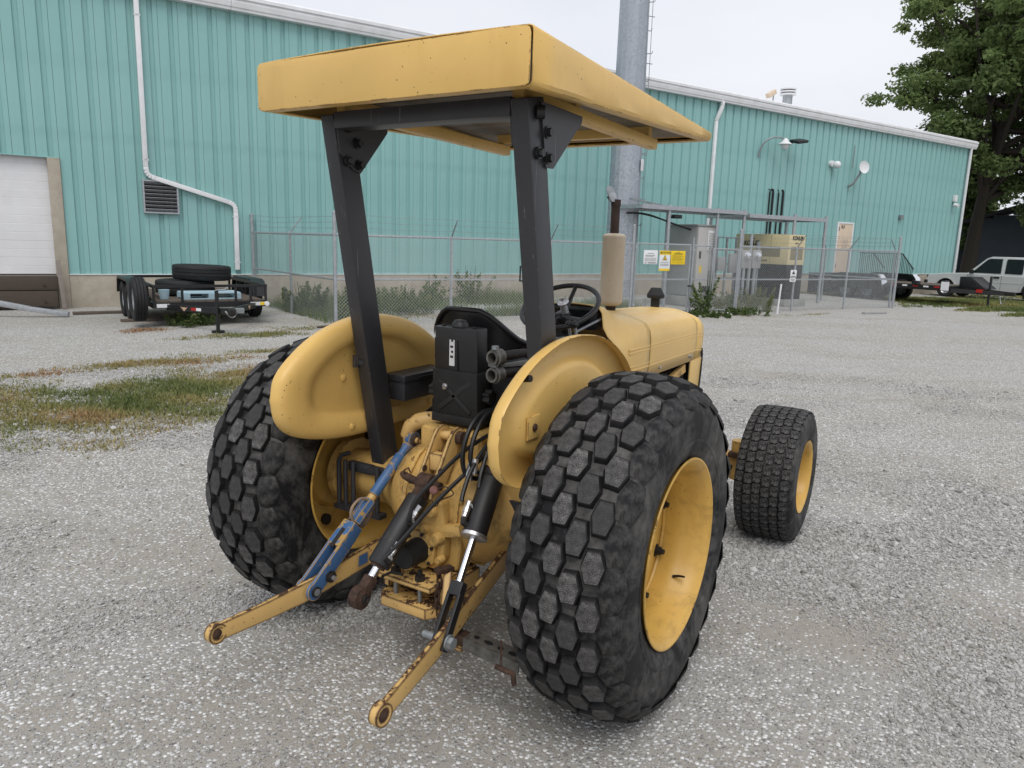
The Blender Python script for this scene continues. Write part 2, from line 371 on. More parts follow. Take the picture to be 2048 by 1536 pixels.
def mk_ground():
    t = NT('gravel_ground')
    P = t.tc.outputs['Object']
    big = t.noise(0.22, 4, 0.6, dist=0.6); mid = t.noise(1.1, 5, 0.65)
    tr = t.noise(0.75, 5, 0.62, vec=t.mapv((0.13, 1.0, 1.0), vec=t.mapv(rot=(0, 0, -0.50))), dist=0.25)
    loose = t.step(t.math('ADD', t.math('MULTIPLY', big, 0.35), t.math('ADD', t.math('MULTIPLY', mid, 0.35), t.math('MULTIPLY', tr, 0.55))), 0.47, 0.66)
    fx = t.n('SeparateXYZ'); t.l(P, fx.inputs[0]); loose = t.math('ADD', loose, t.math('MULTIPLY', t.step(t.math('ADD', fx.outputs[0], t.math('MULTIPLY', fx.outputs[1], 0.35)), 1.5, 6.0), 0.30))
    # stones of two sizes
    v1 = t.n('TexVoronoi'); v1.inputs['Scale'].default_value = 58; t.l(P, v1.inputs['Vector'])
    v2 = t.n('TexVoronoi'); v2.inputs['Scale'].default_value = 130; t.l(P, v2.inputs['Vector'])
    sp1 = t.n('SeparateColor'); t.l(v1.outputs['Color'], sp1.inputs[0])
    sp2 = t.n('SeparateColor'); t.l(v2.outputs['Color'], sp2.inputs[0])
    stone1 = t.ramp(sp1.outputs[0], [(0.0,(0.27,0.265,0.255)),(0.35,(0.47,0.465,0.45)),(0.7,(0.66,0.655,0.64)),(1.0,(0.84,0.84,0.83))])
    stone2 = t.ramp(sp2.outputs[0], [(0.0,(0.14,0.135,0.125)),(0.5,(0.31,0.30,0.285)),(1.0,(0.56,0.55,0.53))])
    fines = t.mix(t.noise(9, 6, 0.7), (0.265,0.252,0.228), (0.430,0.415,0.388))
    fines = t.mix(t.step(t.noise(0.6, 4, 0.6), 0.45, 0.7), fines, (0.315,0.285,0.240))
    fines = t.mix(t.math('MULTIPLY', t.step(tr, 0.56, 0.44), 0.55), fines, (0.325,0.295,0.248))
    m2 = t.math('MULTIPLY', t.math('LESS_THAN', v2.outputs['Distance'], 0.40), t.math('GREATER_THAN', sp2.outputs[1], 0.42))
    base = t.mix(m2, fines, stone2)
    cover = t.math('GREATER_THAN', t.math('MULTIPLY_ADD', loose, 0.95, -0.02), sp1.outputs[1])
    m1 = t.math('MULTIPLY', t.math('LESS_THAN', v1.outputs['Distance'], 0.47), cover)
    c = t.mix(m1, base, stone1)
    # distant average
    ga = t.n('Attribute'); ga.attribute_name = 'grass'
    soil = t.mix(t.noise(4, 5, 0.7), (0.14,0.125,0.075), (0.27,0.235,0.15))
    gm = t.step(t.math('ADD', ga.outputs['Fac'], t.math('MULTIPLY', t.math('SUBTRACT', t.noise(24, 4, 0.7), 0.5), 1.0)), 0.36, 0.85)
    c = t.mix(t.math('MULTIPLY', gm, 0.75), c, soil)
    h = t.math('ADD', t.math('MULTIPLY', m1, t.math('SUBTRACT', 0.6, v1.outputs['Distance'])), t.math('MULTIPLY', m2, t.math('MULTIPLY', t.math('SUBTRACT', 0.5, v2.outputs['Distance']), 0.45)))
    h = t.math('ADD', h, t.math('MULTIPLY', t.noise(90, 4, 0.7), 0.25))
    t.set(c, 0.9, 0, 0.25); t.bump(h, 0.9, 0.016); return t.m
MT['ground'] = mk_ground()
def axis_vals():
    a = list(np.arange(-24, 24.01, 0.2)); r = 24; st = 0.3
    while r < 420:
        st *= 1.28; r += st; a.append(r); a.insert(0, -r)
    return a
def relief(x, y):
    near = np.clip(1-np.maximum(0, np.hypot(x-0.6, y-0.6)-2.2)/1.0, 0, 1)
    return np.where(np.hypot(x, y) < 40, (1-near)*(0.010*npn(x, y, 0.35, 1)+0.005*npn(x, y, 1.3, 2)), 0.0)
def gz_np(x, y):
    u = x*UU.x+y*UU.y; t = np.clip((u-23)/10, 0, 1); k = t*t*(3-2*t); far = np.clip((np.hypot(x, y)-60)/60, 0, 1)
    return -0.22*k*(1-far)
def build_ground():
    cx, cy = BW(9, 7)[:2]; av = np.array(axis_vals()); n = len(av)
    X, Y = np.meshgrid(av+cx, av+cy); X = X.ravel(); Y = Y.ravel()
    Z = gz_np(X, Y)+relief(X, Y); R2 = np.hypot(X-cx, Y-cy)
    ga = np.where(R2 < 45, grass_np(X, Y), np.where(np.hypot(X, Y) > 90, 0.6, 0.3))
    i = np.arange(n-1); I, J = np.meshgrid(i, i); q = (J*n+I).ravel()
    F = np.stack([q, q+1, q+n+1, q+n], 1)
    me = bpy.data.meshes.new('ground'); me.from_pydata(np.stack([X, Y, Z], 1).tolist(), [], F.tolist())
    at = me.attributes.new('grass', 'FLOAT', 'POINT'); at.data.foreach_set('value', ga)
    me.polygons.foreach_set('use_smooth', [True]*len(me.polygons)); me.materials.append(MT['ground'])
    return struct(link('ground', me))
GROUND = build_ground()

# loose stones: real geometry near the camera, uncountable
def stone_mesh(k):
    bm = bmesh.new(); bmesh.ops.create_icosphere(bm, subdivisions=1 if k > 2 else 2, radius=1.0); rnd = random.Random(k)
    sx, sy, sz = 1.0, rnd.uniform(0.62, 0.9), rnd.uniform(0.42, 0.65)
    dirs = [(V(rnd.gauss(0,1), rnd.gauss(0,1), rnd.gauss(0,1)).normalized(), rnd.uniform(0.55, 0.85)) for _ in range(9)]
    for v in bm.verts:
        for dv, lim in dirs:
            q = v.co.dot(dv)
            if q > lim: v.co -= dv*(q-lim)*0.9
        v.co = V(v.co.x*sx, v.co.y*sy, v.co.z*sz)*(1+rnd.uniform(-0.05, 0.05))
    me = bpy.data.meshes.new('stone%d' % k); bm.to_mesh(me); bm.free(); return me
def mk_stone():
    t = NT('limestone'); oi = t.n('ObjectInfo')
    c = t.ramp(oi.outputs['Random'], [(0.0,(0.22,0.212,0.198)),(0.2,(0.34,0.332,0.315)),(0.6,(0.45,0.443,0.427)),(0.94,(0.54,0.533,0.518)),(1.0,(0.64,0.64,0.63))])
    c = t.mix(t.math('MULTIPLY', t.step(t.noise(2.2, 4, 0.7), 0.45, 0.8), 0.4), c, (0.24,0.225,0.20))
    t.set(c, 0.88, 0, 0.25); t.bump(t.noise(5, 3), 0.3, 0.2); return t.m
MT['stone'] = mk_stone()
def build_stones():
    sc = bpy.data.collections.new('stone_shapes')
    for k in range(6):
        me = stone_mesh(k); me.materials.append(MT['stone']); sc.objects.link(bpy.data.objects.new('stone_shape%d' % k, me))
    # emitter: fan of cells in front of the camera; density falls with distance
    rng = np.random.default_rng(3); n0 = 1150000
    rr = 0.55+(rng.random(n0)**0.60)*10.5; an = YAW+rng.uniform(-0.68, 0.68, n0)
    m0 = 240000; rr[:m0] = 1.1+3.4*rng.random(m0)**0.7
    x = CAM[0]+rr*np.sin(an); y = CAM[1]+rr*np.cos(an)
    q = 0.5+0.5*npn(x, y, 0.32, 11)+0.35*npn(x, y, 0.9, 12); ca, cb = x*0.85+y*0.527, -x*0.527+y*0.85; g = 0.5+0.55*npn(ca*0.16, cb, 0.55, 13)+0.35*npn(ca*0.3, cb, 1.3, 14)
    cov = np.clip(1.6*q+1.8*g-1.45, 0.06, 1.0)
    keep = rng.random(n0) < cov*0.72
    keep &= rng.random(n0) < np.clip((11.2-rr)/3.2, 0, 1)
    keep &= ~((grass_np(x, y) > 0.40) & (rng.random(n0) < 0.7))
    x, y, rr, cov = x[keep], y[keep], rr[keep], cov[keep]; n = len(x)
    s = 0.0032+0.0062*rng.random(n)**1.5
    s = s*np.where(rng.random(n) < 0.10, 1.55, 1)*np.where(rng.random(n) < 0.03*cov, 1.9, 1)*np.where(rr > 4.5, 1.2, 1)*(0.75+0.35*cov)
    z = gz_np(x, y)+relief(x, y)+s*0.26
    me = bpy.data.meshes.new('gravel'); me.from_pydata(np.stack([x, y, z], 1).tolist(), [], [])
    at = me.attributes.new('size', 'FLOAT', 'POINT'); at.data.foreach_set('value', s)
    me.materials.append(MT['stone'])
    o = struct(link('gravel', me), 'stuff'); o['label'] = 'loose grey crushed limestone gravel scattered over the yard'
    ng = bpy.data.node_groups.new('scatter', 'GeometryNodeTree')
    ng.interface.new_socket('Geometry', in_out='INPUT', socket_type='NodeSocketGeometry'); ng.interface.new_socket('Geometry', in_out='OUTPUT', socket_type='NodeSocketGeometry')
    N = ng.nodes; L = ng.links
    gi = N.new('NodeGroupInput'); go = N.new('NodeGroupOutput')
    ip = N.new('GeometryNodeInstanceOnPoints'); ci = N.new('GeometryNodeCollectionInfo'); ci.inputs['Collection'].default_value = sc
    ci.inputs['Separate Children'].default_value = True; ci.inputs['Reset Children'].default_value = True
    ip.inputs['Pick Instance'].default_value = True
    rv = N.new('FunctionNodeRandomValue'); rv.data_type = 'FLOAT_VECTOR'; rv.inputs[0].default_value = (-0.5, -0.5, 0); rv.inputs[1].default_value = (0.5, 0.5, 6.283)
    sa = N.new('GeometryNodeInputNamedAttribute'); sa.data_type = 'FLOAT'; sa.inputs[0].default_value = 'size'
    L.new(gi.outputs[0], ip.inputs['Points']); L.new(ci.outputs[0], ip.inputs['Instance'])
    L.new(rv.outputs[0], ip.inputs['Rotation']); L.new(sa.outputs[0], ip.inputs['Scale']); L.new(ip.outputs[0], go.inputs[0])
    md = o.modifiers.new('scatter', 'NODES'); md.node_group = ng
    return n
NST = build_stones()

# grass: blades as one uncountable object
def mk_leafmat(name, stops, rough=0.6, trans=0.25):
    t = NT(name); a = t.n('Attribute'); a.attribute_name = 'tint'
    c = t.ramp(a.outputs['Fac'], stops); t.set(c, rough, 0, 0.25)
    tr = t.n('BsdfTranslucent'); t.l(c, tr.inputs[0]); ms = t.n('MixShader'); ms.inputs[0].default_value = trans
    t.l(t.b.outputs[0], ms.inputs[1]); t.l(tr.outputs[0], ms.inputs[2]); t.l(ms.outputs[0], t.o.inputs[0]); return t.m
MT['grass'] = mk_leafmat('grass_blades', [(0.0,(0.085,0.125,0.035)),(0.3,(0.15,0.175,0.055)),(0.6,(0.27,0.245,0.09)),(0.85,(0.36,0.255,0.12)),(1.0,(0.31,0.17,0.08))])
def build_grass():
    rng = np.random.default_rng(11); VS = []; TI = []
    for (pu, pd, su, sd_, st) in PATCH:
        far = pu > 20; big = 2.2 if far else 1.0
        n = min(int(su*sd_*9*(900 if not far else 420)*st), 22000)
        u = pu+rng.normal(size=n)*su*0.62; d = pd+rng.normal(size=n)*sd_*0.62
        x = UU.x*u+NN.x*(OFF-d); y = UU.y*u+NN.y*(OFF-d); g = grass_np(x, y)
        k = (rng.random(n) < g*0.60) & (np.hypot(x, y) > 1.6) & ~((u > 0.2) & (u < 2.7) & (d > 2.0) & (d < 4.4) & (rng.random(n) < 0.4))
        x, y, g = x[k], y[k], g[k]; z = gz_np(x, y)+relief(x, y)
        tint = (0.30 if far else 0.58)+0.36*npn(x, y, 0.4, 41)+0.22*npn(x, y, 1.4, 42)
        for b in range(3):
            m = len(x); h = (0.012+0.040*rng.random(m)**2)*big*(0.6+0.7*g); wd = (0.003+0.003*rng.random(m))*big*1.5
            a = rng.random(m)*6.283; ln = rng.uniform(0.3, 1.4, m)*h; ox = x+rng.normal(size=m)*0.02*big; oy = y+rng.normal(size=m)*0.02*big; c, s = np.cos(a), np.sin(a)
            T = np.stack([np.stack([ox-s*wd, oy+c*wd, z-0.004], 1), np.stack([ox+s*wd, oy-c*wd, z-0.004], 1), np.stack([ox+c*ln, oy+s*ln, z+h], 1)], 1)
            VS.append(T.reshape(-1, 3)); TI.append(np.repeat(np.clip(tint+rng.normal(size=m)*0.10, 0, 1), 3))
    VS = np.concatenate(VS); TI = np.concatenate(TI); F = np.arange(len(VS)).reshape(-1, 3)
    me = bpy.data.meshes.new('grass'); me.from_pydata(VS.tolist(), [], F.tolist()); at = me.attributes.new('tint', 'FLOAT', 'POINT'); at.data.foreach_set('value', TI)
    me.materials.append(MT['grass']); o = struct(link('grass', me), 'stuff'); o['label'] = 'sparse green and brown grass growing through the gravel'
build_grass()

# ------------------------------------------------------------------ warehouse
def mk_teal():
    t = NT('teal_siding'); n = t.noise(0.5, 4, 0.6); st = t.noise(3.0, 5, 0.65, vec=t.mapv((1, 1, 0.08)))
    c = t.mix(t.step(n, 0.3, 0.7), (0.232,0.447,0.428), (0.272,0.502,0.480))
    c = t.mix(t.math('MULTIPLY', t.step(st, 0.5, 0.75), 0.35), c, (0.185,0.365,0.352))
    # curved rub marks
    w = t.n('TexWave'); w.wave_type = 'RINGS'; w.rings_direction = 'Y'; w.inputs['Scale'].default_value = 0.22; w.inputs['Distortion'].default_value = 3.0; w.inputs['Detail'].default_value = 3
    t.l(t.tc.outputs['Object'], w.inputs['Vector'])
    rb = t.math('MULTIPLY', t.step(w.outputs['Fac'], 0.86, 1.0), t.step(t.noise(0.6, 3), 0.46, 0.62))
    c = t.mix(t.math('MULTIPLY', rb, 0.42), c, (0.17,0.33,0.34))
    oi = t.n('ObjectInfo'); c = t.mix(t.math('MULTIPLY', oi.outputs['Random'], 0.12), c, (0.33,0.52,0.50))
    t.set(c, 0.42, 0, 0.4); t.bump(t.noise(1.6, 3), 0.25, 0.03); return t.m
MT['teal'] = mk_teal()
def mk_conc(name, a, b, sc=4):
    t = NT(name); n = t.noise(sc, 6, 0.65); s = t.noise(sc*0.5, 5, 0.6, vec=t.mapv((1,1,0.2)))
    c = t.mix(t.step(n, 0.25, 0.75), a, b); c = t.mix(t.math('MULTIPLY', t.step(s, 0.5, 0.8), 0.5), c, shade(a, 0.72))
    t.set(c, 0.88, 0, 0.2); t.bump(t.noise(40, 5), 0.3, 0.006); return t.m
MT['conc'] = mk_conc('foundation_concrete', (0.33,0.285,0.225), (0.46,0.42,0.35))
MT['concg'] = mk_conc('grey_concrete', (0.27,0.27,0.26), (0.40,0.40,0.385))
MT['trim'] = simple('white_trim', (0.74,0.75,0.76), 0.4, var=0.08, sc=3)
MT['wdoor'] = simple('white_door_paint', (0.72,0.72,0.73), 0.45, var=0.05, sc=2)
MT['beige'] = simple('beige_door_paint', (0.66,0.53,0.40), 0.5, var=0.05, sc=2)
MT['galv'] = simple('galvanised_steel', (0.40,0.42,0.44), 0.45, 0.6, var=0.18, sc=18)
MT['galvd'] = simple('weathered_galvanised', (0.27,0.29,0.30), 0.55, 0.5, var=0.25, sc=14)
def mk_spangle():
    t = NT('spangled_zinc'); v = t.vor(26, out='Color'); sp = t.n('SeparateColor'); t.l(v, sp.inputs[0])
    c = t.mix(sp.outputs[0], (0.27,0.30,0.33), (0.46,0.49,0.53)); c = t.mix(t.step(t.noise(0.8, 4), 0.35, 0.7), c, (0.36,0.39,0.43))
    t.set(c, t.mix(sp.outputs[1], (0.35,)*3, (0.6,)*3), 0.55, 0.5); return t.m
MT['spangle'] = mk_spangle()
def mk_wood(name, a, b):
    t = NT(name); n = t.noise(12, 6, 0.7, vec=t.mapv((0.35, 6, 6))); c = t.mix(n, a, b)
    t.set(c, 0.88, 0, 0.2); t.bump(n, 0.6, 0.01); return t.m
MT['oldwood'] = mk_wood('weathered_timber', (0.045,0.036,0.030), (0.13,0.105,0.085))
MT['deck'] = mk_wood('trailer_deck_timber', (0.07,0.055,0.045), (0.17,0.14,0.115))
MT['dark'] = simple('dark_void', (0.006,0.006,0.006), 0.9, var=0.3)
MT['glass'] = simple('dark_glass', (0.010,0.013,0.014), 0.05, 0.0, var=0.2, spec=0.3)
U0, U1 = -14.0, 36.95; ZF, ZE = 0.715, 6.60; PW = 0.4064; DJ = -0.47
BLD = thing('warehouse', 'long teal ribbed metal warehouse with white gutter and concrete base', 'warehouse', BW(0, 0), TH)
def build_warehouse():
    B = BLD
    prof = [(0.003,0.030),(0.003,0.0),(0.150,0.0),(0.166,0.026),(0.232,0.026),(0.248,0.0),(0.270,0.0),(0.286,0.026),(0.352,0.026),(0.368,0.0),(0.4034,0.0),(0.4034,0.030)]
    prof = [(0.003,0.034),(0.003,0.0),(0.200,0.0),(0.216,0.044),(0.296,0.044),(0.312,0.0),(0.4034,0.0),(0.4034,0.034)]
    def panel_mesh(z0, z1):
        m = MB(); nz = 8; rings = []
        for k in range(nz+1):
            z = z0+(z1-z0)*k/nz
            rings.append([V(x, y, z) for x, y in prof])
        m.loft(rings, closed=False, caps=False)
        me = m.mesh('wall_panel', smooth=25, fix=False); me.materials.append(MT['teal']); return me
    full = panel_mesh(ZF, ZE+0.1); short = panel_mesh(3.11, ZE+0.1)
    i0 = int((DJ-U0)/PW); n = int((U1-DJ)/PW)
    for i in range(-i0, n):
        u = DJ+i*PW; me = full if i >= 0 or u < -4.2 else short
        o = link('wall_panel', me, B); o.location = (u, 0, 0)
    # backing, foundation, roof
    MB().mm((U0, 0.06, ZF), (-4.4, 0.12, ZE)).mm((-4.4, 0.05, 3.12), (DJ, 0.12, ZE)).mm((DJ, 0.05, ZF), (U1-0.02, 0.12, ZE)).build('wall_backing', MT['dark'], B, smooth=0)
    f = MB()
    f.mm((DJ, -0.04, -0.5), (U1, 0.2, ZF-0.012)); f.mm((U0, -0.04, -0.5), (-4.4, 0.2, ZF-0.012)); f.mm((-4.4, 0.0, -0.5), (DJ, 0.2, ZF-0.03))
    f.build('foundation', MT['conc'], B, bevel=0.008)
    MB().mm((DJ, -0.055, ZF-0.012), (U1, 0.03, ZF+0.004)).build('base_flashing', MT['trim'], B)
    gp = [(0.05, ZE-0.02), (-0.16, ZE-0.02), (-0.17, ZE+0.03), (-0.19, ZE+0.05), (-0.21, ZE+0.15), (-0.20, ZE+0.20), (-0.235, ZE+0.22), (-0.235, ZE+0.29), (-0.20, ZE+0.30), (-0.16, ZE+0.34), (0.05, ZE+0.36)]
    for k in range(9):
        a = U0+(U1+0.25-U0)*k/9; b = U0+(U1+0.25-U0)*(k+1)/9
        MB().prism(gp, (a+0.004, 0, 0), (0,1,0), (0,0,1), (b-a-0.008, 0, 0)).build('gutter', MT['trim'], B, smooth=20)
    r = MB(); r.add([(U0,-0.02,ZE+0.33),(U1+0.2,-0.02,ZE+0.33),(U1+0.2,12.5,ZE+1.35),(U0,12.5,ZE+1.35),(U1+0.2,25,ZE+0.33),(U0,25,ZE+0.33)], [(0,1,2,3),(3,2,4,5)])
    r.build('roof', MT['trim'], B, smooth=0)
    MB().add([(U1,0.06,-0.5),(U1,25,-0.5),(U1,25,ZE+0.33),(U1,12.5,ZE+1.34),(U1,0.06,ZE+0.33)], [(0,1,2,3,4)]).build('end_wall', MT['teal'], B, smooth=0)
    MB().add([(U0,0.06,-0.5),(U0,25,-0.5),(U0,25,ZE+0.33),(U0,0.06,ZE+0.33)], [(0,1,2,3)]).build('end_wall', MT['teal'], B, smooth=0)
    MB().mm((U1-0.09, -0.075, ZF-0.2), (U1+0.03, 0.05, ZE-0.02)).build('corner_trim', MT['trim'], B)
    # dock door
    dd = bpy.data.objects.new('dock_door', None); COL.objects.link(dd); dd.parent = B; dd.location = (-2.35, 0.12, ZF)
    for k in range(7):
        z0 = k*0.345
        m = MB(); m.prism([(-0.006,0.002),(-0.012,0.006),(-0.012,0.165),(-0.009,0.169),(-0.009,0.175),(-0.012,0.179),(-0.012,0.338),(-0.006,0.343)], (-1.66, 0, z0), (0,1,0), (0,0,1), (3.32,0,0))
        m.build('door_slat', MT['wdoor'], dd, smooth=20)
    MB().mm((-0.70, -0.05, -0.3), (DJ-0.004, 0.10, 3.10)).build('door_jamb', MT['conc'], B, bevel=0.006)
    MB().mm((-4.39, -0.05, ZF), (-4.16, 0.10, 3.10)).build('door_jamb', MT['conc'], B, bevel=0.006)
    MB().mm((-4.4, -0.03, 3.10), (DJ-0.01, 0.02, 3.125)).build('door_header', MT['teal'], B)
    # downspouts
    def spout(path, w=0.10, h=0.085):
        m = MB(); P = [V(p) for p in path]
        for a, b in zip(P[:-1], P[1:]): m.bar(a, b, w, h, up=(0,-1,0))
        return m.build('downspout', MT['trim'], B, bevel=0.008)
    y = -0.07
    path = [(1.15,y,ZE),(1.14,y,3.05)]+[tuple(p) for p in bez((1.14,y,3.05),(1.14,y,2.90),(1.18,y,2.86),(1.32,y,2.82),5)[1:]]+[(2.86,y,2.385)]+[tuple(p) for p in bez((2.86,y,2.385),(2.99,y,2.34),(3.01,y,2.30),(3.01,y,2.16),5)[1:]]+[(3.0,y,0.82)]
    spout(path)
    for z in (6.15, 3.2, 2.05, 1.0): MB().box(((1.15 if z > 2.9 else 3.005), y+0.005, z), (0.125, 0.095, 0.03)).build('downspout_strap', MT['trim'], B)
    spout([(19.33,-0.17,ZE),(19.33,-0.17,6.45),(19.18,-0.07,5.95),(19.16,-0.07,0.3)], 0.11, 0.09)
    spout([(36.80,-0.12,ZE),(36.80,-0.10,0.1)], 0.10, 0.08)
    # louvre vent
    lv = bpy.data.objects.new('louvre_vent', None); COL.objects.link(lv); lv.parent = B; lv.location = (1.05, 0, 2.06)
    W_, H_ = 0.73, 0.72
    m = MB(); t_ = 0.035
    m.mm((0,-0.085,0),(t_,0.0,H_)).mm((W_-t_,-0.085,0),(W_,0.0,H_)).mm((t_,-0.085,0),(W_-t_,0.0,t_)).mm((t_,-0.085,H_-t_),(W_-t_,0.0,H_))
    m.build('vent_frame', MT['galv'], lv)
    MB().mm((t_,-0.012,t_),(W_-t_,-0.006,H_-t_)).build('vent_back', MT['dark'], lv)
    sm = MB().bar((t_,-0.048,0),(W_-t_,-0.048,0),0.075,0.006,up=(0,0.62,0.78)).mesh('vent_slat', fix=True); sm.materials.append(MT['galv'])
    for k in range(8):
        o = link('vent_slat', sm, lv); o.location = (0,0,0.075+k*0.082)
    # personnel door
    pd = bpy.data.objects.new('personnel_door', None); COL.objects.link(pd); pd.parent = B; pd.location = (27.0, -0.03, ZF)
    MB().mm((-0.02,0,0),(0.06,0.06,2.12)).mm((1.04,0,0),(1.12,0.06,2.12)).mm((0.06,0,2.05),(1.04,0.06,2.12)).build('door_frame', MT['white'], pd, bevel=0.005)
    MB().mm((0.062,0.015,0.01),(1.038,0.05,2.048)).build('door_leaf', MT['beige'], pd, bevel=0.004)
    MB().cyl((0.13,0.015,1.0),(0.13,-0.05,1.0),0.03,12).build('door_knob', MT['zinc'], pd)
    [MB().mm((0.08,0.0,z),(0.11,0.016,z+0.17)).build('door_hinge', MT['darkiron'], pd) for z in (0.25,1.75)]
    text_obj('door_lettering', 'ELF', 0.17, (0.36, 0.012, 1.92), (1,0,0), (0,0,1), MT['black'], pd, bold=0.006)
    MB().mm((0.40,0.010,1.05),(0.78,0.016,1.42)).build('door_notice', simple('faded_notice', (0.56,0.46,0.36), 0.6), pd)
    # roof items

build_warehouse()
def roof_stack():
    t = yard('roof_flue', 'grey round flue with ribbed cap on the warehouse roof', 'flue', 26.95, -3.0, 7.1)
    MB().cyl((0,0,-0.3),(0,0,1.05),0.20,20).build('pipe', MT['galv'], t)
    for z in (1.05, 1.16, 1.27): MB().lathe([(0,0.20),(0.02,0.33),(0.07,0.33),(0.09,0.22)],(0,0,z),(0,0,1),24,caps=True).build('cap_ring', MT['trim'], t)
    t = yard('roof_floodlight', 'small tan floodlight on a short pole above the gutter', 'floodlight', 25.9, -3.0, 7.1)
    MB().cyl((0.1,0,-0.2),(0.1,0,1.02),0.03,8).build('pole', MT['galv'], t)
    MB().box((-0.12,-0.05,0.98),(0.5,0.2,0.2), Matrix.Rotation(R_(-28),3,'Y')).build('lamp_head', MT['beige'], t, bevel=0.03)
roof_stack()
def wall_items():
    t = yard('gooseneck_lamp', 'white shaded gooseneck lamp arm on the teal wall', 'wall lamp', 21.6, 0)
    MB().tube(bez((0,-0.05,4.95),(0.0,-0.06,5.55),(0.3,-0.35,5.75),(0.75,-0.5,5.62),14),0.03,8).build('arm', MT['galvd'], t)
    MB().lathe([(0.22,0.05),(0.18,0.09),(0.10,0.13),(0.02,0.25),(0,0.25)],(0.82,-0.52,5.42),(0,0,1),20,caps=True).build('shade', MT['white'], t)
    MB().sphere((0.82,-0.52,5.38),0.14,14,8).build('globe', MT['white'], t)
    t = yard('wall_floodlight', 'flat dark floodlight bracketed beside the gooseneck lamp', 'floodlight', 23.1, 0)
    MB().bar((-0.1,-0.05,5.45),(0.05,-0.3,5.58),0.06,0.06).build('bracket', MT['black'], t)
    MB().box((0.15,-0.5,5.62),(0.55,0.42,0.10), Matrix.Rotation(R_(14),3,'X')@Matrix.Rotation(R_(-10),3,'Y')).build('lamp_head', MT['black'], t, bevel=0.02)
    t = yard('security_camera', 'white round security camera high on the teal wall', 'camera', 26.05, 0)
    MB().cyl((0,0,5.06),(0,-0.12,5.06),0.12,16).build('base', MT['white'], t)
    MB().sphere((0.12,-0.22,5.02),0.15,14,10).build('dome', MT['white'], t)
    t = yard('satellite_dish', 'small white round dish on a dark bent arm on the wall', 'dish', 27.6, 0)
    MB().tube([(-0.25,-0.03,4.25),(-0.2,-0.2,4.35),(0.0,-0.35,4.75),(0.02,-0.38,5.0)],0.045,8).build('arm', MT['galvd'], t)
    MB().lathe([(0,0.05),(-0.02,0.16),(-0.07,0.25),(-0.075,0.25),(-0.03,0.15),(-0.02,0.02)],(0.03,-0.43,5.02),(0.25,0.9,-0.1),20,caps=True).build('reflector', MT['white'], t)
    MB().cyl((-0.1,-0.06,5.0),(-0.1,-0.06,5.9),0.018,6).build('whip', MT['galvd'], t)
    t = tag(MB().mm((31.48,-0.12,3.10),(31.68,0.0,3.30)).build('junction_box', MT['galvd'], None, bevel=0.01), 'small grey square box alone low on the right wall', 'box'); t.location = BW(0,0); t.rotation_euler = (0,0,TH)
    t = yard('corner_camera', 'small white camera bracket near the warehouse corner', 'camera', 36.0, 0)
    MB().box((0,-0.08,4.25),(0.22,0.14,0.3)).build('housing', MT['trim'], t, bevel=0.02); MB().cyl((-0.05,-0.1,3.95),(-0.05,-0.3,3.9),0.09,12).build('lens_tube', MT['white'], t)
    for k, (u, w_, lb) in enumerate([(22.42,0.03,'thinnest left black conduit strip behind the generator'),(22.62,0.07,'thick black conduit, left of the pair on the wall'),(22.95,0.03,'thin black conduit between the two thick ones'),(23.22,0.07,'thick black conduit, right of the pair on the wall')]):
        m = MB(); m.bar((0,-0.05,1.3),(0,-0.05,3.75),w_,0.05,up=(0,1,0)); m.tube(bez((0,-0.05,3.74),(0,-0.05,3.86),(-0.02,-0.02,3.9),(-0.05,0.02,3.84),6),w_*0.5,8)
        o = m.build('wall_conduit', MT['black']); o.location = BW(u, 0); o.rotation_euler = (0,0,TH); tag(o, lb, 'conduit', 'black conduits on the warehouse wall')
wall_items()
def landing():
    t = yard('door_landing', 'dark concrete landing with steps below the beige door', 'landing', 26.4, 0)
    MB().mm((0,-1.5,-0.3),(3.2,-0.05,0.66)).build('slab', mk_conc('landing_concrete',(0.075,0.073,0.07),(0.13,0.125,0.12)), t, bevel=0.01)
    for k in range(3): MB().mm((3.2+k*0.28,-1.4,-0.3),(3.48+k*0.28,-0.1,0.5-k*0.17)).build('step', MT['concg'], t, bevel=0.008)
    t = yard('stair_railing', 'black iron railing round the landing and steps', 'railing', 26.4, 0)
    m = 0
    for (a, b) in (((0.05,-1.45,1.62),(3.15,-1.45,1.62)), ((3.15,-1.45,1.62),(4.15,-1.45,0.98)), ((0.05,-1.45,0.75),(3.15,-1.45,0.75)), ((3.15,-0.15,1.62),(4.15,-0.15,0.98))):
        MB().bar(a, b, 0.035, 0.035).build('rail', MT['black'], t)
    bm_ = MB().bar((0,0,0),(0,0,0.95),0.018,0.018).mesh('baluster'); bm_.materials.append(MT['black'])
    for k in range(24):
        o = link('baluster', bm_, t); o.location = (0.1+k*0.13,-1.45,0.67)
    for k in range(8):
        o = link('baluster', bm_, t); o.location = (3.2+k*0.125,-1.45,0.60-k*0.08)
landing()
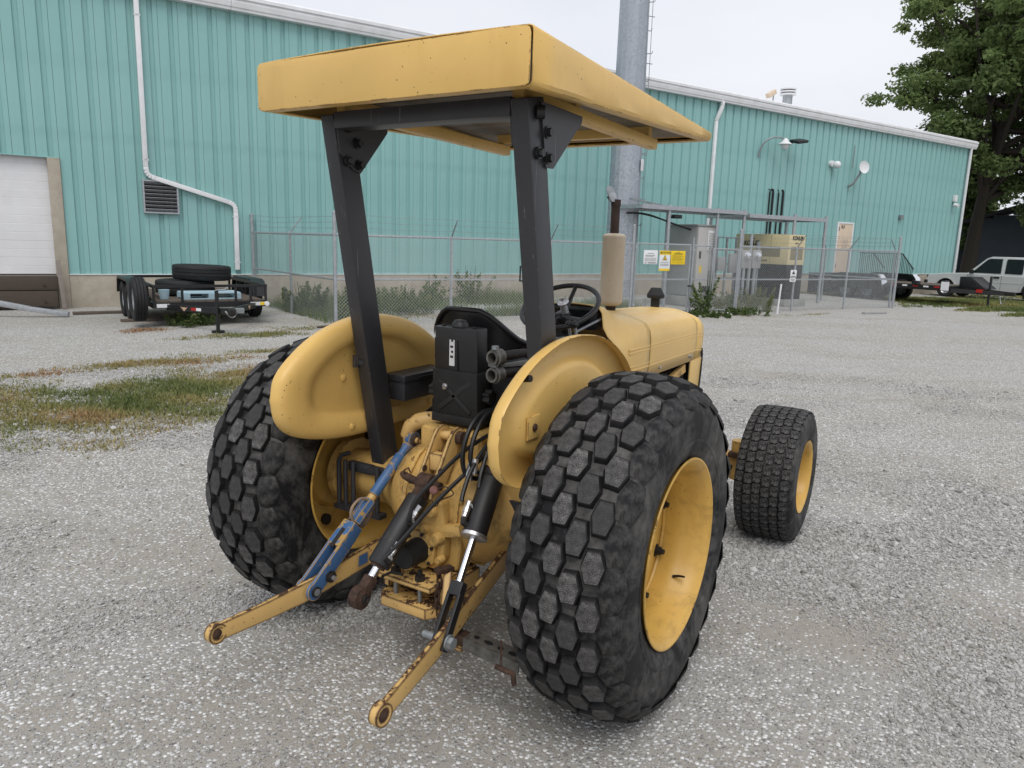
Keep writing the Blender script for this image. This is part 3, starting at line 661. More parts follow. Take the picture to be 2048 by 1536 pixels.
def dock_items():
    t = yard('dock_bumper', 'dark weathered timber bumper boards under the white dock door', 'dock bumper', -2.2, 0.13)
    for k, (z0, z1, y) in enumerate([(0.40,0.69,-0.02),(0.06,0.385,-0.06)]):
        MB().mm((-1.9,y-0.12,z0),(1.50-k*0.02,y+0.10,z1)).build('timber', MT['oldwood'], t, bevel=0.012)
    for (x, z, y) in ((1.25,0.50,-0.14),(1.25,0.16,-0.18),(0.2,0.5,-0.14)): MB().cyl((x,y,z),(x,y-0.03,z),0.022,8).build('bolt', MT['rust'], t)
    o = MB().bar((0,0,0),(0,0.0,1.02),0.085,0.05,up=(0,1,0)).build('timber_post', mk_wood('flaky_painted_post',(0.10,0.07,0.06),(0.42,0.38,0.34)), None, bevel=0.006)
    tag(o, 'flaking brown and white timber post beside the dock door', 'post'); o.location = BW(-0.62, 0.36, 0.0); o.rotation_euler = (R_(-2), R_(-3), TH)
    t = yard('fallen_downspout', 'silver length of downspout lying on the gravel by the dock', 'pipe', -0.72, 1.75, 0)
    MB().bar((-1.5,0.35,0.36),(-0.55,0.02,0.15),0.11,0.10).build('pipe', MT['galv'], t, bevel=0.01)
    MB().bar((-0.56,0.02,0.15),(0.08,-0.2,0.05),0.12,0.09).build('pipe_end', MT['galv'], t, bevel=0.01)
dock_items()
def part(m, name, mat, parent=None, **k): return m.build(name, MT[mat] if isinstance(mat, str) else [MT[q] for q in mat], parent, **k)
def sub(name, parent=None, loc=(0,0,0), rot=None):
    o = bpy.data.objects.new(name, None); COL.objects.link(o); o.parent = parent; o.location = loc
    if rot is not None: o.rotation_euler = rot
    o.empty_display_size = 0.05
    return o
# ------------------------------------------------------------------ fenced compound
FA, FB = BW(3.65, 4.8), BW(21.0, 6.1); FT_ = (FB-FA).normalized(); FN_ = V(-FT_.y, FT_.x, 0)   # FN_ points to the warehouse
FROT = math.atan2(FT_.y, FT_.x)
MT['wire'] = simple('chain_link_wire', (0.44,0.46,0.47), 0.5, 0.3, var=0.15, sc=3)
def fabric(L, z0, z1, sp=0.0705, r=0.0022):
    m = MB(); H = z1-z0; n = int((L+H)/sp)
    for k in range(n+1):
        for sg in (1, -1):
            x0 = -H+k*sp; a = max(0, x0); b = min(L, x0+H)
            if b-a < 0.01: continue
            if sg > 0: p, q = (a, 0, z0+(a-x0)), (b, 0, z0+(b-x0))
            else: p, q = (a, 0, z1-(a-x0)), (b, 0, z1-(b-x0))
            m.tube([p, q], r, 3, caps=False)
    return m
def post_(t, p, h, r, cap=True):
    m = MB(); m.cyl(p, V(p)+V(0,0,h), r, 12)
    m.lathe([(h,r*1.15),(h+0.02,r*1.1),(h+0.035,r*0.6),(h+0.04,0)], p, (0,0,1), 12)
    return part(m, 'post', 'galv', t)
def barb(m, P, r=0.0025):
    m.tube(P, r, 4, caps=False)
    for a, b in zip(P[:-1], P[1:]):
        L = (V(b)-V(a)).length; n = max(1, int(L/0.13))
        for k in range(n):
            p = V(a).lerp(V(b), (k+0.5)/n); m.tube([p+V(0.008,0.006,0.016), p-V(0.008,0.006,0.016)], 0.0022, 3, caps=False); m.tube([p+V(-0.012,0.01,0.012), p-V(-0.012,0.01,0.012)], 0.0022, 3, caps=False)
def fence(name, label, o, rz, xs, top=1.70, mid=0.86, tall=(0, -1), arm=1, side=-1, strands=True, gap=()):
    t = thing(name, label, 'fence', o, rz, 'chain link fence runs')
    n = len(xs)
    for i, x in enumerate(xs):
        big = i in [k % n for k in tall]
        if big: post_(t, (x,0,-0.05), 2.16, 0.037)
        else:
            post_(t, (x,0,-0.05), top+0.06, 0.028)
            if arm: part(MB().tube([(x,0,top+0.02),(x,side*0.27,top+0.36)], [0.016,0.011], 8), 'barb_arm', 'galvd', t)
    for i in range(n-1):
        L = xs[i+1]-xs[i]
        if i in gap: continue
        part(MB().cyl((xs[i],0,top),(xs[i+1],0,top),0.0205,10), 'top_rail', 'galv', t)
        if mid: part(MB().cyl((xs[i],0,mid),(xs[i+1],0,mid),0.019,10), 'mid_rail', 'galv', t)
        f = part(fabric(L, 0.02, top+0.05), 'chain_link_fabric', 'wire', t, fix=False, smooth=0); f.location = (xs[i], -0.025, 0)
    if strands:
        for k in range(3):
            m = MB(); f = (k+1)/3; P = []
            for i, x in enumerate(xs):
                big = i in [q % n for q in tall]
                P.append(V(x,0,top+0.06+0.115*(k+1)) if big else V(x, side*0.27*f if arm else 0, top+0.02+0.34*f))
                if i < n-1: P.append(V((x+xs[i+1])/2, side*0.16*f if arm else 0, top+0.03+0.115*(k+1)-0.02))
            barb(m, P); part(m, 'barbed_strand', 'galvd', t, fix=False, smooth=0)
    return t
fence('chain_link_fence', 'chain link fence run behind the tractor seat, left of the gates', FA, FROT, [0,2.44,4.85,7.16], tall=(0,-1))
fence('chain_link_fence', 'chain link fence run from the gates to the right corner post', FA+FT_*10.66, FROT, [0,2.15,4.36,6.68], tall=(0,-1))
LB = BW(3.38, 0.05); LV = FA-LB
t = fence('chain_link_fence', 'chain link fence run between warehouse wall and left corner post', LB, math.atan2(LV.y, LV.x), [0, 2.45, LV.length], tall=(0,), side=1)
RB = FB; RV = BW(21.5, 0.1)-RB
t = fence('chain_link_fence', 'chain link fence run from right corner back to the warehouse', RB+RV*0.01, math.atan2(RV.y, RV.x), [0.1, 2.6, RV.length-0.02], tall=(-1,), side=1)
def gate_leaf(label, x0, x1, top, off):
    g = thing('chain_link_gate', label, 'gate', FA+FT_*x0-FN_*off, FROT, 'chain link gates'); L = x1-x0
    for x in (0, L): part(MB().cyl((x,0,0.06),(x,0,top),0.021,10), 'gate_stile', 'galv', g)
    for z in (0.08, 0.86, top): part(MB().cyl((0,0,z),(L,0,z),0.019,10), 'gate_rail', 'galv', g)
    f = part(fabric(L, 0.06, top+0.02), 'chain_link_fabric', 'wire', g, fix=False, smooth=0); f.location = (0,-0.024,0)
    for z in (0.25, top-0.12): part(MB().box((0,-0.01,z),(0.07,0.05,0.05)), 'gate_hinge', 'galv', g, bevel=0.006)
    return g
gate_leaf('chain link gate leaf that carries the three signs', 7.24, 8.96, 1.71, 0)
gate_leaf('narrow chain link gate leaf right of the signed one', 9.06, 9.62, 1.70, 0)
gate_leaf('chain link gate leaf against the right gate post', 9.70, 10.58, 1.63, 0.03)
g = thing('gate_latch', 'dark fork latch on the stiles between the gate leaves', 'latch', FA+FT_*9.01, FROT)
part(MB().box((0,-0.03,0.70),(0.16,0.05,0.035)), 'latch_bar', 'darkiron', g, bevel=0.004); part(MB().cyl((0,-0.04,0.05),(0,-0.04,1.9),0.018,8), 'drop_rod', 'galv', g)
MT['signw'] = simple('white_sign', (0.74,0.75,0.76), 0.5, var=0.05); MT['signy'] = simple('yellow_sign', (0.80,0.56,0.015), 0.5, var=0.05); MT['ink'] = simple('print_ink', (0.03,0.03,0.03), 0.6, var=0.2); MT['inkg'] = simple('grey_print', (0.28,0.28,0.28), 0.6, var=0.2)
def sign(name, label, x0, x1, z0, z1, mat):
    s = thing(name, label, 'sign', FA+FT_*((x0+x1)/2)-FN_*0.055+V(0,0,(z0+z1)/2), FROT)
    part(MB().mm((-(x1-x0)/2,-0.004,-(z1-z0)/2),((x1-x0)/2,0.0,(z1-z0)/2)), 'sign_plate', mat, s, bevel=0.0015)
    return s, (x1-x0)/2, (z1-z0)/2
def lines(s, rows, mat='inkg', h=0.008, y=-0.0052):
    m = MB()
    for (a, b, z) in rows: m.mm((a, y, z-h/2), (b, y+0.0008, z+h/2))
    o = part(m, 'small_print', mat, s, smooth=0); o['kind'] = 'stuff'
s, a, b = sign('notice_sign', 'white printed notice on the gate, leftmost of three signs', 7.44, 7.87, 1.23, 1.56, 'signw')
lines(s, [(-0.10,0.10,0.09),(-0.16,0.13,0.045),(-0.16,0.09,0.022)], 'ink', 0.010); lines(s, [(-0.18,0.17,z) for z in (-0.02,-0.038,-0.056,-0.074,-0.092)]); lines(s, [(-0.17,-0.12,-0.135),(-0.08,0.17,-0.135)], 'ink', 0.018)
s, a, b = sign('caution_sign', 'tall yellow and white CAUTION sign with warning triangle on gate', 7.93, 8.27, 1.07, 1.56, 'signw')
part(MB().mm((-a+0.002,-0.0056,b-0.105),(a-0.002,-0.004,b-0.002)), 'header_band', 'signy', s); part(MB().mm((-a+0.002,-0.0056,-b+0.002),(a-0.002,-0.004,-b+0.055)), 'footer_band', 'signy', s)
text_obj('sign_lettering', 'CAUTION', 0.066, (0.035,-0.0066,b-0.053), (1,0,0), (0,0,1), MT['ink'], s, bold=0.0015, extr=0.0006)
def tri(s, c, r, y, mat, nm): part(MB().prism([(r*math.sin(k*2.0944), r*math.cos(k*2.0944)) for k in range(3)], (c[0],y,c[1]), (1,0,0), (0,0,1), (0,-0.0008,0)), nm, mat, s)
tri(s, (-0.125, b-0.058), 0.034, -0.0057, 'ink', 'header_triangle'); tri(s, (0, 0.055), 0.088, -0.0042, 'ink', 'triangle_border'); tri(s, (0, 0.053), 0.066, -0.0052, 'signy', 'triangle_field')
part(MB().tube([(0.0,-0.0065,0.02),(0.0,-0.0065,0.085)],0.006,6).tube([(-0.018,-0.0065,0.025),(0,-0.0065,0.05),(0.018,-0.0065,0.025)],0.005,6), 'antenna_symbol', 'ink', s)
lines(s, [(-0.13,0.13,z) for z in (-0.03,-0.045,-0.075,-0.09,-0.105,-0.12)]); lines(s, [(-0.12,-0.06,-b+0.028),(-0.04,0.12,-b+0.028)], 'ink', 0.02)
s, a, b = sign('rules_sign', 'plain yellow printed sign on the gate, rightmost of three', 8.29, 8.75, 1.23, 1.56, 'signy')
lines(s, [(-0.06,0.06,0.125),(-0.13,0.13,0.10),(-0.15,0.15,0.082)], 'ink', 0.010); lines(s, [(-0.19,x,z) for x, z in ((0.12,0.05),(0.18,0.03),(0.1,0.01),(0.17,-0.01),(0.12,-0.03),(0.18,-0.05),(0.14,-0.07),(0.18,-0.11))], 'ink', 0.005)
s, a, b = sign('flame_sign', 'small white flame warning sign on the fence by the generator', 12.58, 12.82, 0.92, 1.12, 'signw')
tri(s, (0, 0.02), 0.07, -0.0045, 'ink', 'warning_triangle'); lines(s, [(-0.09,0.09,-0.07)], 'ink', 0.02)
s, a, b = sign('flame_sign', 'small white lettered sign hung under the flame sign', 12.57, 12.81, 0.80, 0.90, 'signw'); lines(s, [(-0.08,0.08,0.015),(-0.06,0.06,-0.015)], 'ink', 0.012)

def monopole():
    t = yard('cell_tower_pole', 'tall spangled grey steel monopole rising behind the fence', 'pole', 12.42, 3.1, 0)
    r0, r1, h = 0.445, 0.335, 14.0
    rings = []
    for k in range(8):
        z = h*k/7; r = r0+(r1-r0)*k/7; rings.append([V(r*math.cos(q*math.pi/9+0.1), r*math.sin(q*math.pi/9+0.1), z) for q in range(18)])
    part(MB().loft(rings), 'shaft', 'spangle', t, smooth=12)
    part(MB().lathe([(0,0.75),(0.25,0.75),(0.25,0.0)], (0,0,0), (0,0,1), 24), 'footing', 'concg', t)
    R = lambda z: r0+(r1-r0)*z/h
    ad = V(0.25,-0.97,0)
    for k in range(14):
        z = 2.2+k*0.62; p = V(0.62,-0.78,0).normalized()*R(z)+V(0,0,z) if k % 2 else V(0.95,-0.31,0).normalized()*R(z)+V(0,0,z)
        d = V(p.x,p.y,0).normalized(); part(MB().tube([p-d*0.02, p+d*0.12, p+d*0.14+V(0,0,0.06)], 0.011, 6), 'step_peg', 'galvd', t)
    part(MB().cyl((0.50,-0.18,1.2),(0.44,-0.18,13.5),0.008,6), 'safety_cable', 'galvd', t)
    for k in range(8): z = 2.9+k*1.15; part(MB().tube([(R(z)*0.9,-0.16,z),(0.60-0.008*z,-0.2,z)], 0.010, 6), 'cable_standoff', 'galvd', t)
    part(MB().box((0.22,-0.40,3.75),(0.17,0.02,0.30), Matrix.Rotation(R_(28),3,'Z')), 'label_plate', 'trim', t)
    return t
monopole()
def grating(t, x0, x1, y0, y1, z):
    part(MB().mm((x0,y0-0.03,z-0.06),(x1,y0+0.01,z+0.05)), 'roof_beam', 'galv', t); part(MB().mm((x0,y1-0.01,z-0.06),(x1,y1+0.03,z+0.05)), 'roof_beam', 'galv', t)
    for x in (x0, x1): part(MB().mm((x-0.02,y0,z-0.055),(x+0.02,y1,z+0.045)), 'roof_beam', 'galv', t)
    m = MB(); n = int((x1-x0)/0.06)
    for k in range(n): m.mm((x0+0.03+k*0.06, y0+0.012, z-0.01), (x0+0.055+k*0.06, y1-0.012, z+0.03))
    o = part(m, 'roof_grating', 'galvd', t, smooth=0); o['kind'] = 'stuff'
def compound():
    t = yard('ice_bridge', 'galvanised ice bridge over the cabinet, joined to the monopole', 'ice bridge', 12.0, 4.0)
    grating(t, 0.05, 4.15, -0.2, 1.0, 2.66)
    for (x, y) in ((1.1,-0.15),(2.1,0.9),(2.98,-0.15),(4.1,-0.15)): part(MB().cyl((x,y,0),(x,y,2.74),0.045,12), 'post', 'galv', t)
    part(MB().bar((0.0,0.2,2.85),(1.1,-0.1,2.68),0.05,0.05), 'brace', 'galvd', t)
    t = yard('feed_cables', 'bundle of black cables sweeping from the bridge to the cabinet', 'cables', 12.2, 3.7)
    for k in range(4): part(MB().tube(bez((0,0.1+k*0.04,2.5),(0.9,0.1+k*0.05,2.55),(0.9+0.05*k,0.0,2.35),(2.25,-0.05,2.12),12),0.022,6), 'cable', 'hose', t)
    t = yard('bridge_floodlight', 'small dark floodlight under the ice bridge', 'floodlight', 13.5, 4.0); part(MB().box((0,0,2.45),(0.3,0.2,0.1)), 'lamp_head', 'black', t, bevel=0.02); part(MB().cyl((-0.1,0,2.45),(-0.3,0,2.5),0.02,6), 'bracket', 'galvd', t)
    t = yard('generator_canopy', 'galvanised canopy frame standing over the generator', 'canopy', 16.0, 4.0)
    grating(t, 0.3, 4.0, -0.15, 1.4, 2.60)
    for (x, y) in ((0.35,1.3),(2.42,-0.15),(4.0,-0.15),(4.0,1.3)): part(MB().cyl((x,y,0),(x,y,2.72),0.05,12), 'post', 'galv', t)
    MT['cabg'] = simple('grey_cabinet_paint', (0.33,0.335,0.33), 0.5, var=0.06, sc=2); MT['cabl'] = simple('light_cabinet_paint', (0.46,0.45,0.43), 0.5, var=0.06, sc=2)
    t = yard('equipment_cabinet', 'tall grey equipment cabinet with louvred door behind the gate', 'cabinet', 14.38, 4.0)
    part(MB().mm((-0.1,-0.1,0),(1.2,1.3,0.28)), 'concrete_pad', 'concg', t, bevel=0.01)
    part(MB().mm((0,0,0.30),(0.75,1.05,2.24)), 'cabinet_body', 'cabg', t, bevel=0.008); part(MB().mm((-0.03,-0.03,2.24),(0.78,1.08,2.28)), 'cabinet_roof', 'cabg', t, bevel=0.006)
    part(MB().mm((0.02,-0.025,0.34),(0.73,-0.004,2.2)), 'cabinet_door', 'cabl', t, bevel=0.005)
    part(MB().mm((0.40,-0.06,1.58),(0.72,-0.027,2.12)), 'louvre_frame', 'white', t, bevel=0.004)
    for k in range(7): part(MB().prism([(0,0),(0.14,-0.025),(0.28,0),(0.28,0.045),(0.14,0.02),(0,0.045)], (0.42,-0.067,1.62+k*0.068), (1,0,0), (0,0,1), (0,0.005,0)), 'louvre_slat', 'cabl', t)
    part(MB().mm((0.10,-0.05,1.35),(0.16,-0.027,1.55)), 'door_handle', 'black', t); part(MB().mm((0.14,-0.03,0.95),(0.24,-0.026,1.15)), 'warning_label', 'signy', t)
    part(MB().mm((0.30,-0.05,0.42),(0.60,-0.027,0.58)), 'lower_vent', 'dark', t)
    t = yard('side_cabinet', 'lower grey cabinet half hidden to the right of the tall one', 'cabinet', 15.35, 3.2)
    part(MB().mm((0,0,0.25),(0.7,0.7,1.55)), 'cabinet_body', 'cabg', t, bevel=0.01); part(MB().mm((-0.05,-0.05,0),(0.75,0.75,0.25)), 'concrete_pad', 'concg', t)
    t = yard('conduit_rack', 'galvanised strut rack with upright conduits between cabinet and generator', 'rack', 15.2, 3.9)
    for x in (0.15,0.55,0.95): part(MB().cyl((x,0,0),(x,0,1.95),0.035,10), 'rack_post', 'galvd', t)
    for z in (1.95,1.6,1.2,0.8): part(MB().mm((0.0,-0.03,z-0.02),(1.15,0.02,z+0.02)), 'rack_rail', 'galvd', t)
    part(MB().mm((0.60,-0.12,0.95),(0.95,-0.03,1.5)), 'breaker_box', 'cabg', t, bevel=0.01); part(MB().mm((0.10,-0.12,1.0),(0.40,-0.03,1.4)), 'breaker_box', 'cabg', t, bevel=0.01)
    t = yard('meter_panel', 'grey electric meter panel with two round glass meters', 'meter panel', 15.25, 4.9)
    part(MB().mm((0,0,1.12),(0.34,0.12,1.62)), 'meter_box', 'cabg', t, bevel=0.012); part(MB().mm((0.44,0,1.12),(0.80,0.12,1.62)), 'meter_box', 'cabg', t, bevel=0.012)
    for x in (0.17, 0.62):
        part(MB().lathe([(0,0.11),(0.03,0.11),(0.035,0.09),(0.09,0.085),(0.11,0.06),(0.115,0.0)], (x,0,1.46), (0,-1,0), 20), 'meter_dome', 'chrome', t); part(MB().cyl((x,0.06,0),(x,0.06,1.12),0.04,10), 'conduit', 'galv', t)
    part(MB().cyl((0.39,0.06,0),(0.39,0.06,2.05),0.045,10), 'rack_post', 'galv', t); part(MB().cyl((0.76,0.10,0),(0.76,0.10,1.85),0.05,10), 'rack_post', 'galvd', t)
    # generator
    MT['gen'] = simple('cream_generator_paint', (0.60,0.52,0.31), 0.45, var=0.06, sc=2); MT['vent'] = simple('vent_mesh', (0.24,0.21,0.13), 0.7, var=0.3, sc=40)
    t = yard('generator', 'cream standby generator on a black base tank, lettered KOHLER', 'generator', 17.5, 4.7)
    L, W = 1.95, 0.78
    part(MB().mm((-0.12,-0.12,0),(W+0.12,L+0.12,0.20)), 'concrete_pad', 'concg', t, bevel=0.01)
    part(MB().mm((0.01,0.01,0.20),(W-0.01,L-0.01,1.215)), 'base_tank', 'black', t, bevel=0.01)
    part(MB().mm((0,0,1.22),(W,L,2.10)), 'enclosure', 'gen', t, bevel=0.012)
    for y in (0.62, 1.28): part(MB().mm((-0.003,y,1.24),(0.0,y+0.012,2.08)), 'panel_seam', 'vent', t)
    part(MB().mm((-0.006,0.28,1.44),(-0.001,0.98,1.74)), 'side_vent', 'vent', t)
    part(MB().mm((0.10,-0.008,1.36),(0.68,-0.001,1.75)), 'end_vent', 'vent', t); part(MB().mm((0.04,-0.006,1.30),(0.74,-0.0012,1.82)), 'end_door', 'gen', t)
    text_obj('generator_lettering', 'KOHLER', 0.19, (-0.004,1.33,1.83), (0,-1,0), (0,0,1), MT['ink'], t, bold=0.008, sx=0.80, shear=0.1); text_obj('generator_lettering', 'KOHLER', 0.155, (0.40,-0.004,1.99), (1,0,0), (0,0,1), MT['ink'], t, bold=0.007, sx=0.86, shear=0.1)
    text_obj('generator_lettering', 'KOHLER', 0.07, (-0.004,0.84,1.32), (0,-1,0), (0,0,1), MT['ink'], t, bold=0.002)
    for (y, z) in ((1.30,1.97),): part(MB().mm((-0.012,y-0.07,z-0.015),(-0.001,y+0.07,z+0.015)), 'door_latch', 'black', t)
    part(MB().mm((0.30,-0.012,1.84),(0.44,-0.001,1.865)), 'door_latch', 'black', t)
    t = yard('exhaust_box', 'black slatted box on a stand beyond the generator end', 'box', 18.45, 3.9); part(MB().mm((0,0,0.75),(0.75,0.5,1.25)), 'box_body', 'black', t, bevel=0.01)
    for k in range(5): part(MB().mm((0.03,-0.012,0.80+k*0.09),(0.72,-0.001,0.84+k*0.09)), 'box_slat', 'blackmatte', t)
    for x in (0.08,0.66): part(MB().mm((x,0.2,0),(x+0.05,0.25,0.75)), 'stand_leg', 'galvd', t)
    o = MB().tube([(0,0,0),(0.06,0,0.78)],0.022,10).build('marker_stake', MT['white']); tag(o, 'thin white marker stake leaning in front of the fence', 'stake'); o.location = BW(15.1, 6.3, 0); o.rotation_euler = (0,0,TH)
    o = MB().sphere((0,0,0.04),0.11,9,6,(1,0.6,0.4)).build('litter', MT['signw']); tag(o, 'crumpled white litter in the weeds by the gate', 'litter'); o.location = BW(13.3, 6.2); o.rotation_euler = (0.1,0.2,1)
    o = MB().box((0,0,0.03),(0.9,0.12,0.05)).build('board', MT['concg'], None, bevel=0.005); tag(o, 'pale board lying on gravel outside the right fence', 'board'); o.location = BW(18.1, 7.2); o.rotation_euler = (0,0,TH-0.1)
compound()

# ------------------------------------------------------------------ utility trailer with tyres
def tyre_mesh(R, W, rin, n=40):
    m = MB(); h = W/2
    m.lathe([(-h*0.72,rin),(-h*0.95,rin+(R-rin)*0.25),(-h,R-(R-rin)*0.35),(-h*0.94,R-0.03),(-h*0.82,R-0.006),(-h*0.5,R),(-h*0.46,R-0.012),(-h*0.40,R),(-h*0.06,R),(-h*0.03,R-0.012),(h*0.03,R-0.012),(h*0.06,R),(h*0.40,R),(h*0.46,R-0.012),(h*0.5,R),(h*0.82,R-0.006),(h*0.94,R-0.03),(h,R-(R-rin)*0.35),(h*0.95,rin+(R-rin)*0.25),(h*0.72,rin)], n=n, loop=True)
    return m
MT['tblack'] = simple('trailer_black', (0.010,0.010,0.011), 0.4, var=0.4, sc=6, spec=0.5); MT['blackrub'] = simple('plain_rubber', (0.012,0.012,0.013), 0.7, var=0.4, sc=12)
def trailer_wheel(p, name, loc, R=0.345, W=0.21, mat='galvd'):
    w = sub(name, p, loc); part(tyre_mesh(R, W, R*0.56), 'tyre', 'blackrub', w, smooth=50)
    part(MB().lathe([(-W*0.36,R*0.57),(-W*0.2,R*0.5),(0.0,R*0.45),(0.03,R*0.2),(0.05,0.0)], n=28), 'rim', mat, w); return w
def utility_trailer():
    t = yard('utility_trailer', 'black open utility trailer parked nose out by the dock', 'trailer', 1.5, 4.3, 0)
    W2, L = 0.99, 3.3
    for y in (0.0, L): part(MB().mm((-W2,y-0.03,0.34),(W2,y+0.03,0.44)), 'frame_beam', 'tblack', t)
    for x in (-W2+0.03, W2-0.03): part(MB().mm((x-0.03,0.03,0.34),(x+0.03,L-0.03,0.44)), 'frame_beam', 'tblack', t)
    for k in range(9): part(MB().mm((-W2+0.07+k*0.208,0.04,0.425),(-W2+0.07+k*0.208+0.198,L-0.04,0.462)), 'deck_plank', 'deck', t, bevel=0.003)
    for y in (0.0, L): part(MB().mm((-W2,y-0.025,0.70),(W2,y+0.025,0.75)), 'rail', 'tblack', t)
    for x in (-W2+0.025, W2-0.025): part(MB().mm((x-0.025,0.025,0.70),(x+0.025,L-0.025,0.75)), 'rail', 'tblack', t)
    for x in (-W2+0.025,-0.5,0.42,W2-0.30,W2-0.025): part(MB().mm((x-0.02,-0.02,0.44),(x+0.02,0.02,0.70)), 'stake', 'tblack', t)
    for x in (-W2+0.025, W2-0.025):
        for y in (0.7,1.4,2.1,2.8): part(MB().mm((x-0.02,y-0.02,0.44),(x+0.02,y+0.02,0.70)), 'stake', 'tblack', t)
    for s in (-1, 1):
        trailer_wheel(t, 'wheel', (s*(W2+0.13),1.45,0.345)); trailer_wheel(t, 'wheel', (s*(W2+0.13),2.25,0.345))
        part(MB().prism([(0.95,0.45),(1.05,0.72),(1.2,0.78),(2.5,0.78),(2.65,0.72),(2.75,0.45),(2.70,0.45),(2.6,0.68),(2.48,0.74),(1.22,0.74),(1.1,0.68),(1.0,0.45)], (s*(W2+0.13)-0.13,0,0), (0,1,0), (0,0,1), (0.26,0,0)), 'mudguard', 'tblack', t)
        part(MB().bar((s*0.75,0.0,0.36),(0.0,-1.30,0.38),0.06,0.10), 'tongue_rail', 'tblack', t)
    trailer_wheel(t, 'spare_wheel', (-W2-0.20,0.15,0.50), 0.385, 0.22); part(MB().mm((-W2-0.12,0.10,0.46),(-W2,0.20,0.54)), 'spare_bracket', 'tblack', t)
    part(MB().mm((-0.06,-1.50,0.33),(0.06,-1.22,0.44)), 'coupler', 'darkiron', t, bevel=0.015); part(MB().tube([V(-0.10+0.2*(k/12),-1.44-0.02*math.sin(k),0.40-0.10*math.sin(k*math.pi/12)) for k in range(13)],0.014,6), 'safety_chain', 'zinc', t)
    part(MB().mm((0.05,-1.46,0.36),(0.20,-1.40,0.45)), 'coupler_plate', 'galvd', t, bevel=0.01)
    part(MB().cyl((-0.16,-1.12,0.06),(-0.16,-1.12,0.72),0.032,12), 'jack_tube', 'tblack', t); part(MB().cyl((-0.16,-1.12,0.02),(-0.16,-1.12,0.045),0.11,14), 'jack_foot', 'tblack', t); part(MB().tube([(-0.16,-1.12,0.73),(-0.02,-1.14,0.74),(0.02,-1.15,0.78)],0.014,8), 'jack_crank', 'galvd', t)
    part(MB().mm((-W2+0.06,-0.036,0.355),(-W2+0.27,-0.031,0.42)), 'data_plate', 'signw', t); part(MB().mm((W2-0.32,-0.036,0.36),(W2-0.05,-0.031,0.425)), 'data_plate', 'decal', t); part(MB().mm((W2-0.14,-0.039,0.365),(W2-0.06,-0.0365,0.42)), 'yellow_label', 'signy', t)
    MT['red'] = simple('red_reflector', (0.42,0.02,0.015), 0.35, var=0.1)
    d = (V(0,-1.30,0.38)-V(-0.75,0,0.36)).normalized()
    for (k0, k1, mt) in ((0.62,0.74,'red'),(0.745,0.86,'signw')):
        a, b_ = V(-0.75,0,0.36)+d*k0, V(-0.75,0,0.36)+d*k1; q = V(-0.86,-0.5,0).normalized()*0.032; part(MB().bar(a+q,b_+q,0.004,0.05,up=(0,0,1)), 'reflector_tape', mt, t)
    MT['logo'] = simple('tan_emblem', (0.5,0.35,0.25), 0.5)
    for s in (-1, 1):
        a = V(s*0.75,0,0.36)+V(-s*d.x*-1 if False else (-s*0.75),-1.30,0.02)*0.30; q = V(s*0.86,-0.5,0).normalized()*0.034; ex = V(-s*0.5,-0.87,0)*(1 if s < 0 else -1)
        part(MB().prism([(-0.09,0.035),(-0.03,0.015),(0,0.03),(0.03,0.015),(0.09,0.035),(0.05,-0.005),(0.0,-0.045),(-0.05,-0.005)], a+q, ex, (0,0,1), q*0.05), 'wing_emblem', 'logo', t)
    part(MB().lathe([(0,0.045),(0.03,0.045),(0.035,0.0)], (W2-0.02,-0.035,0.39), (0,-1,0), 16), 'marker_lamp', 'signw', t)
    return t
utility_trailer()
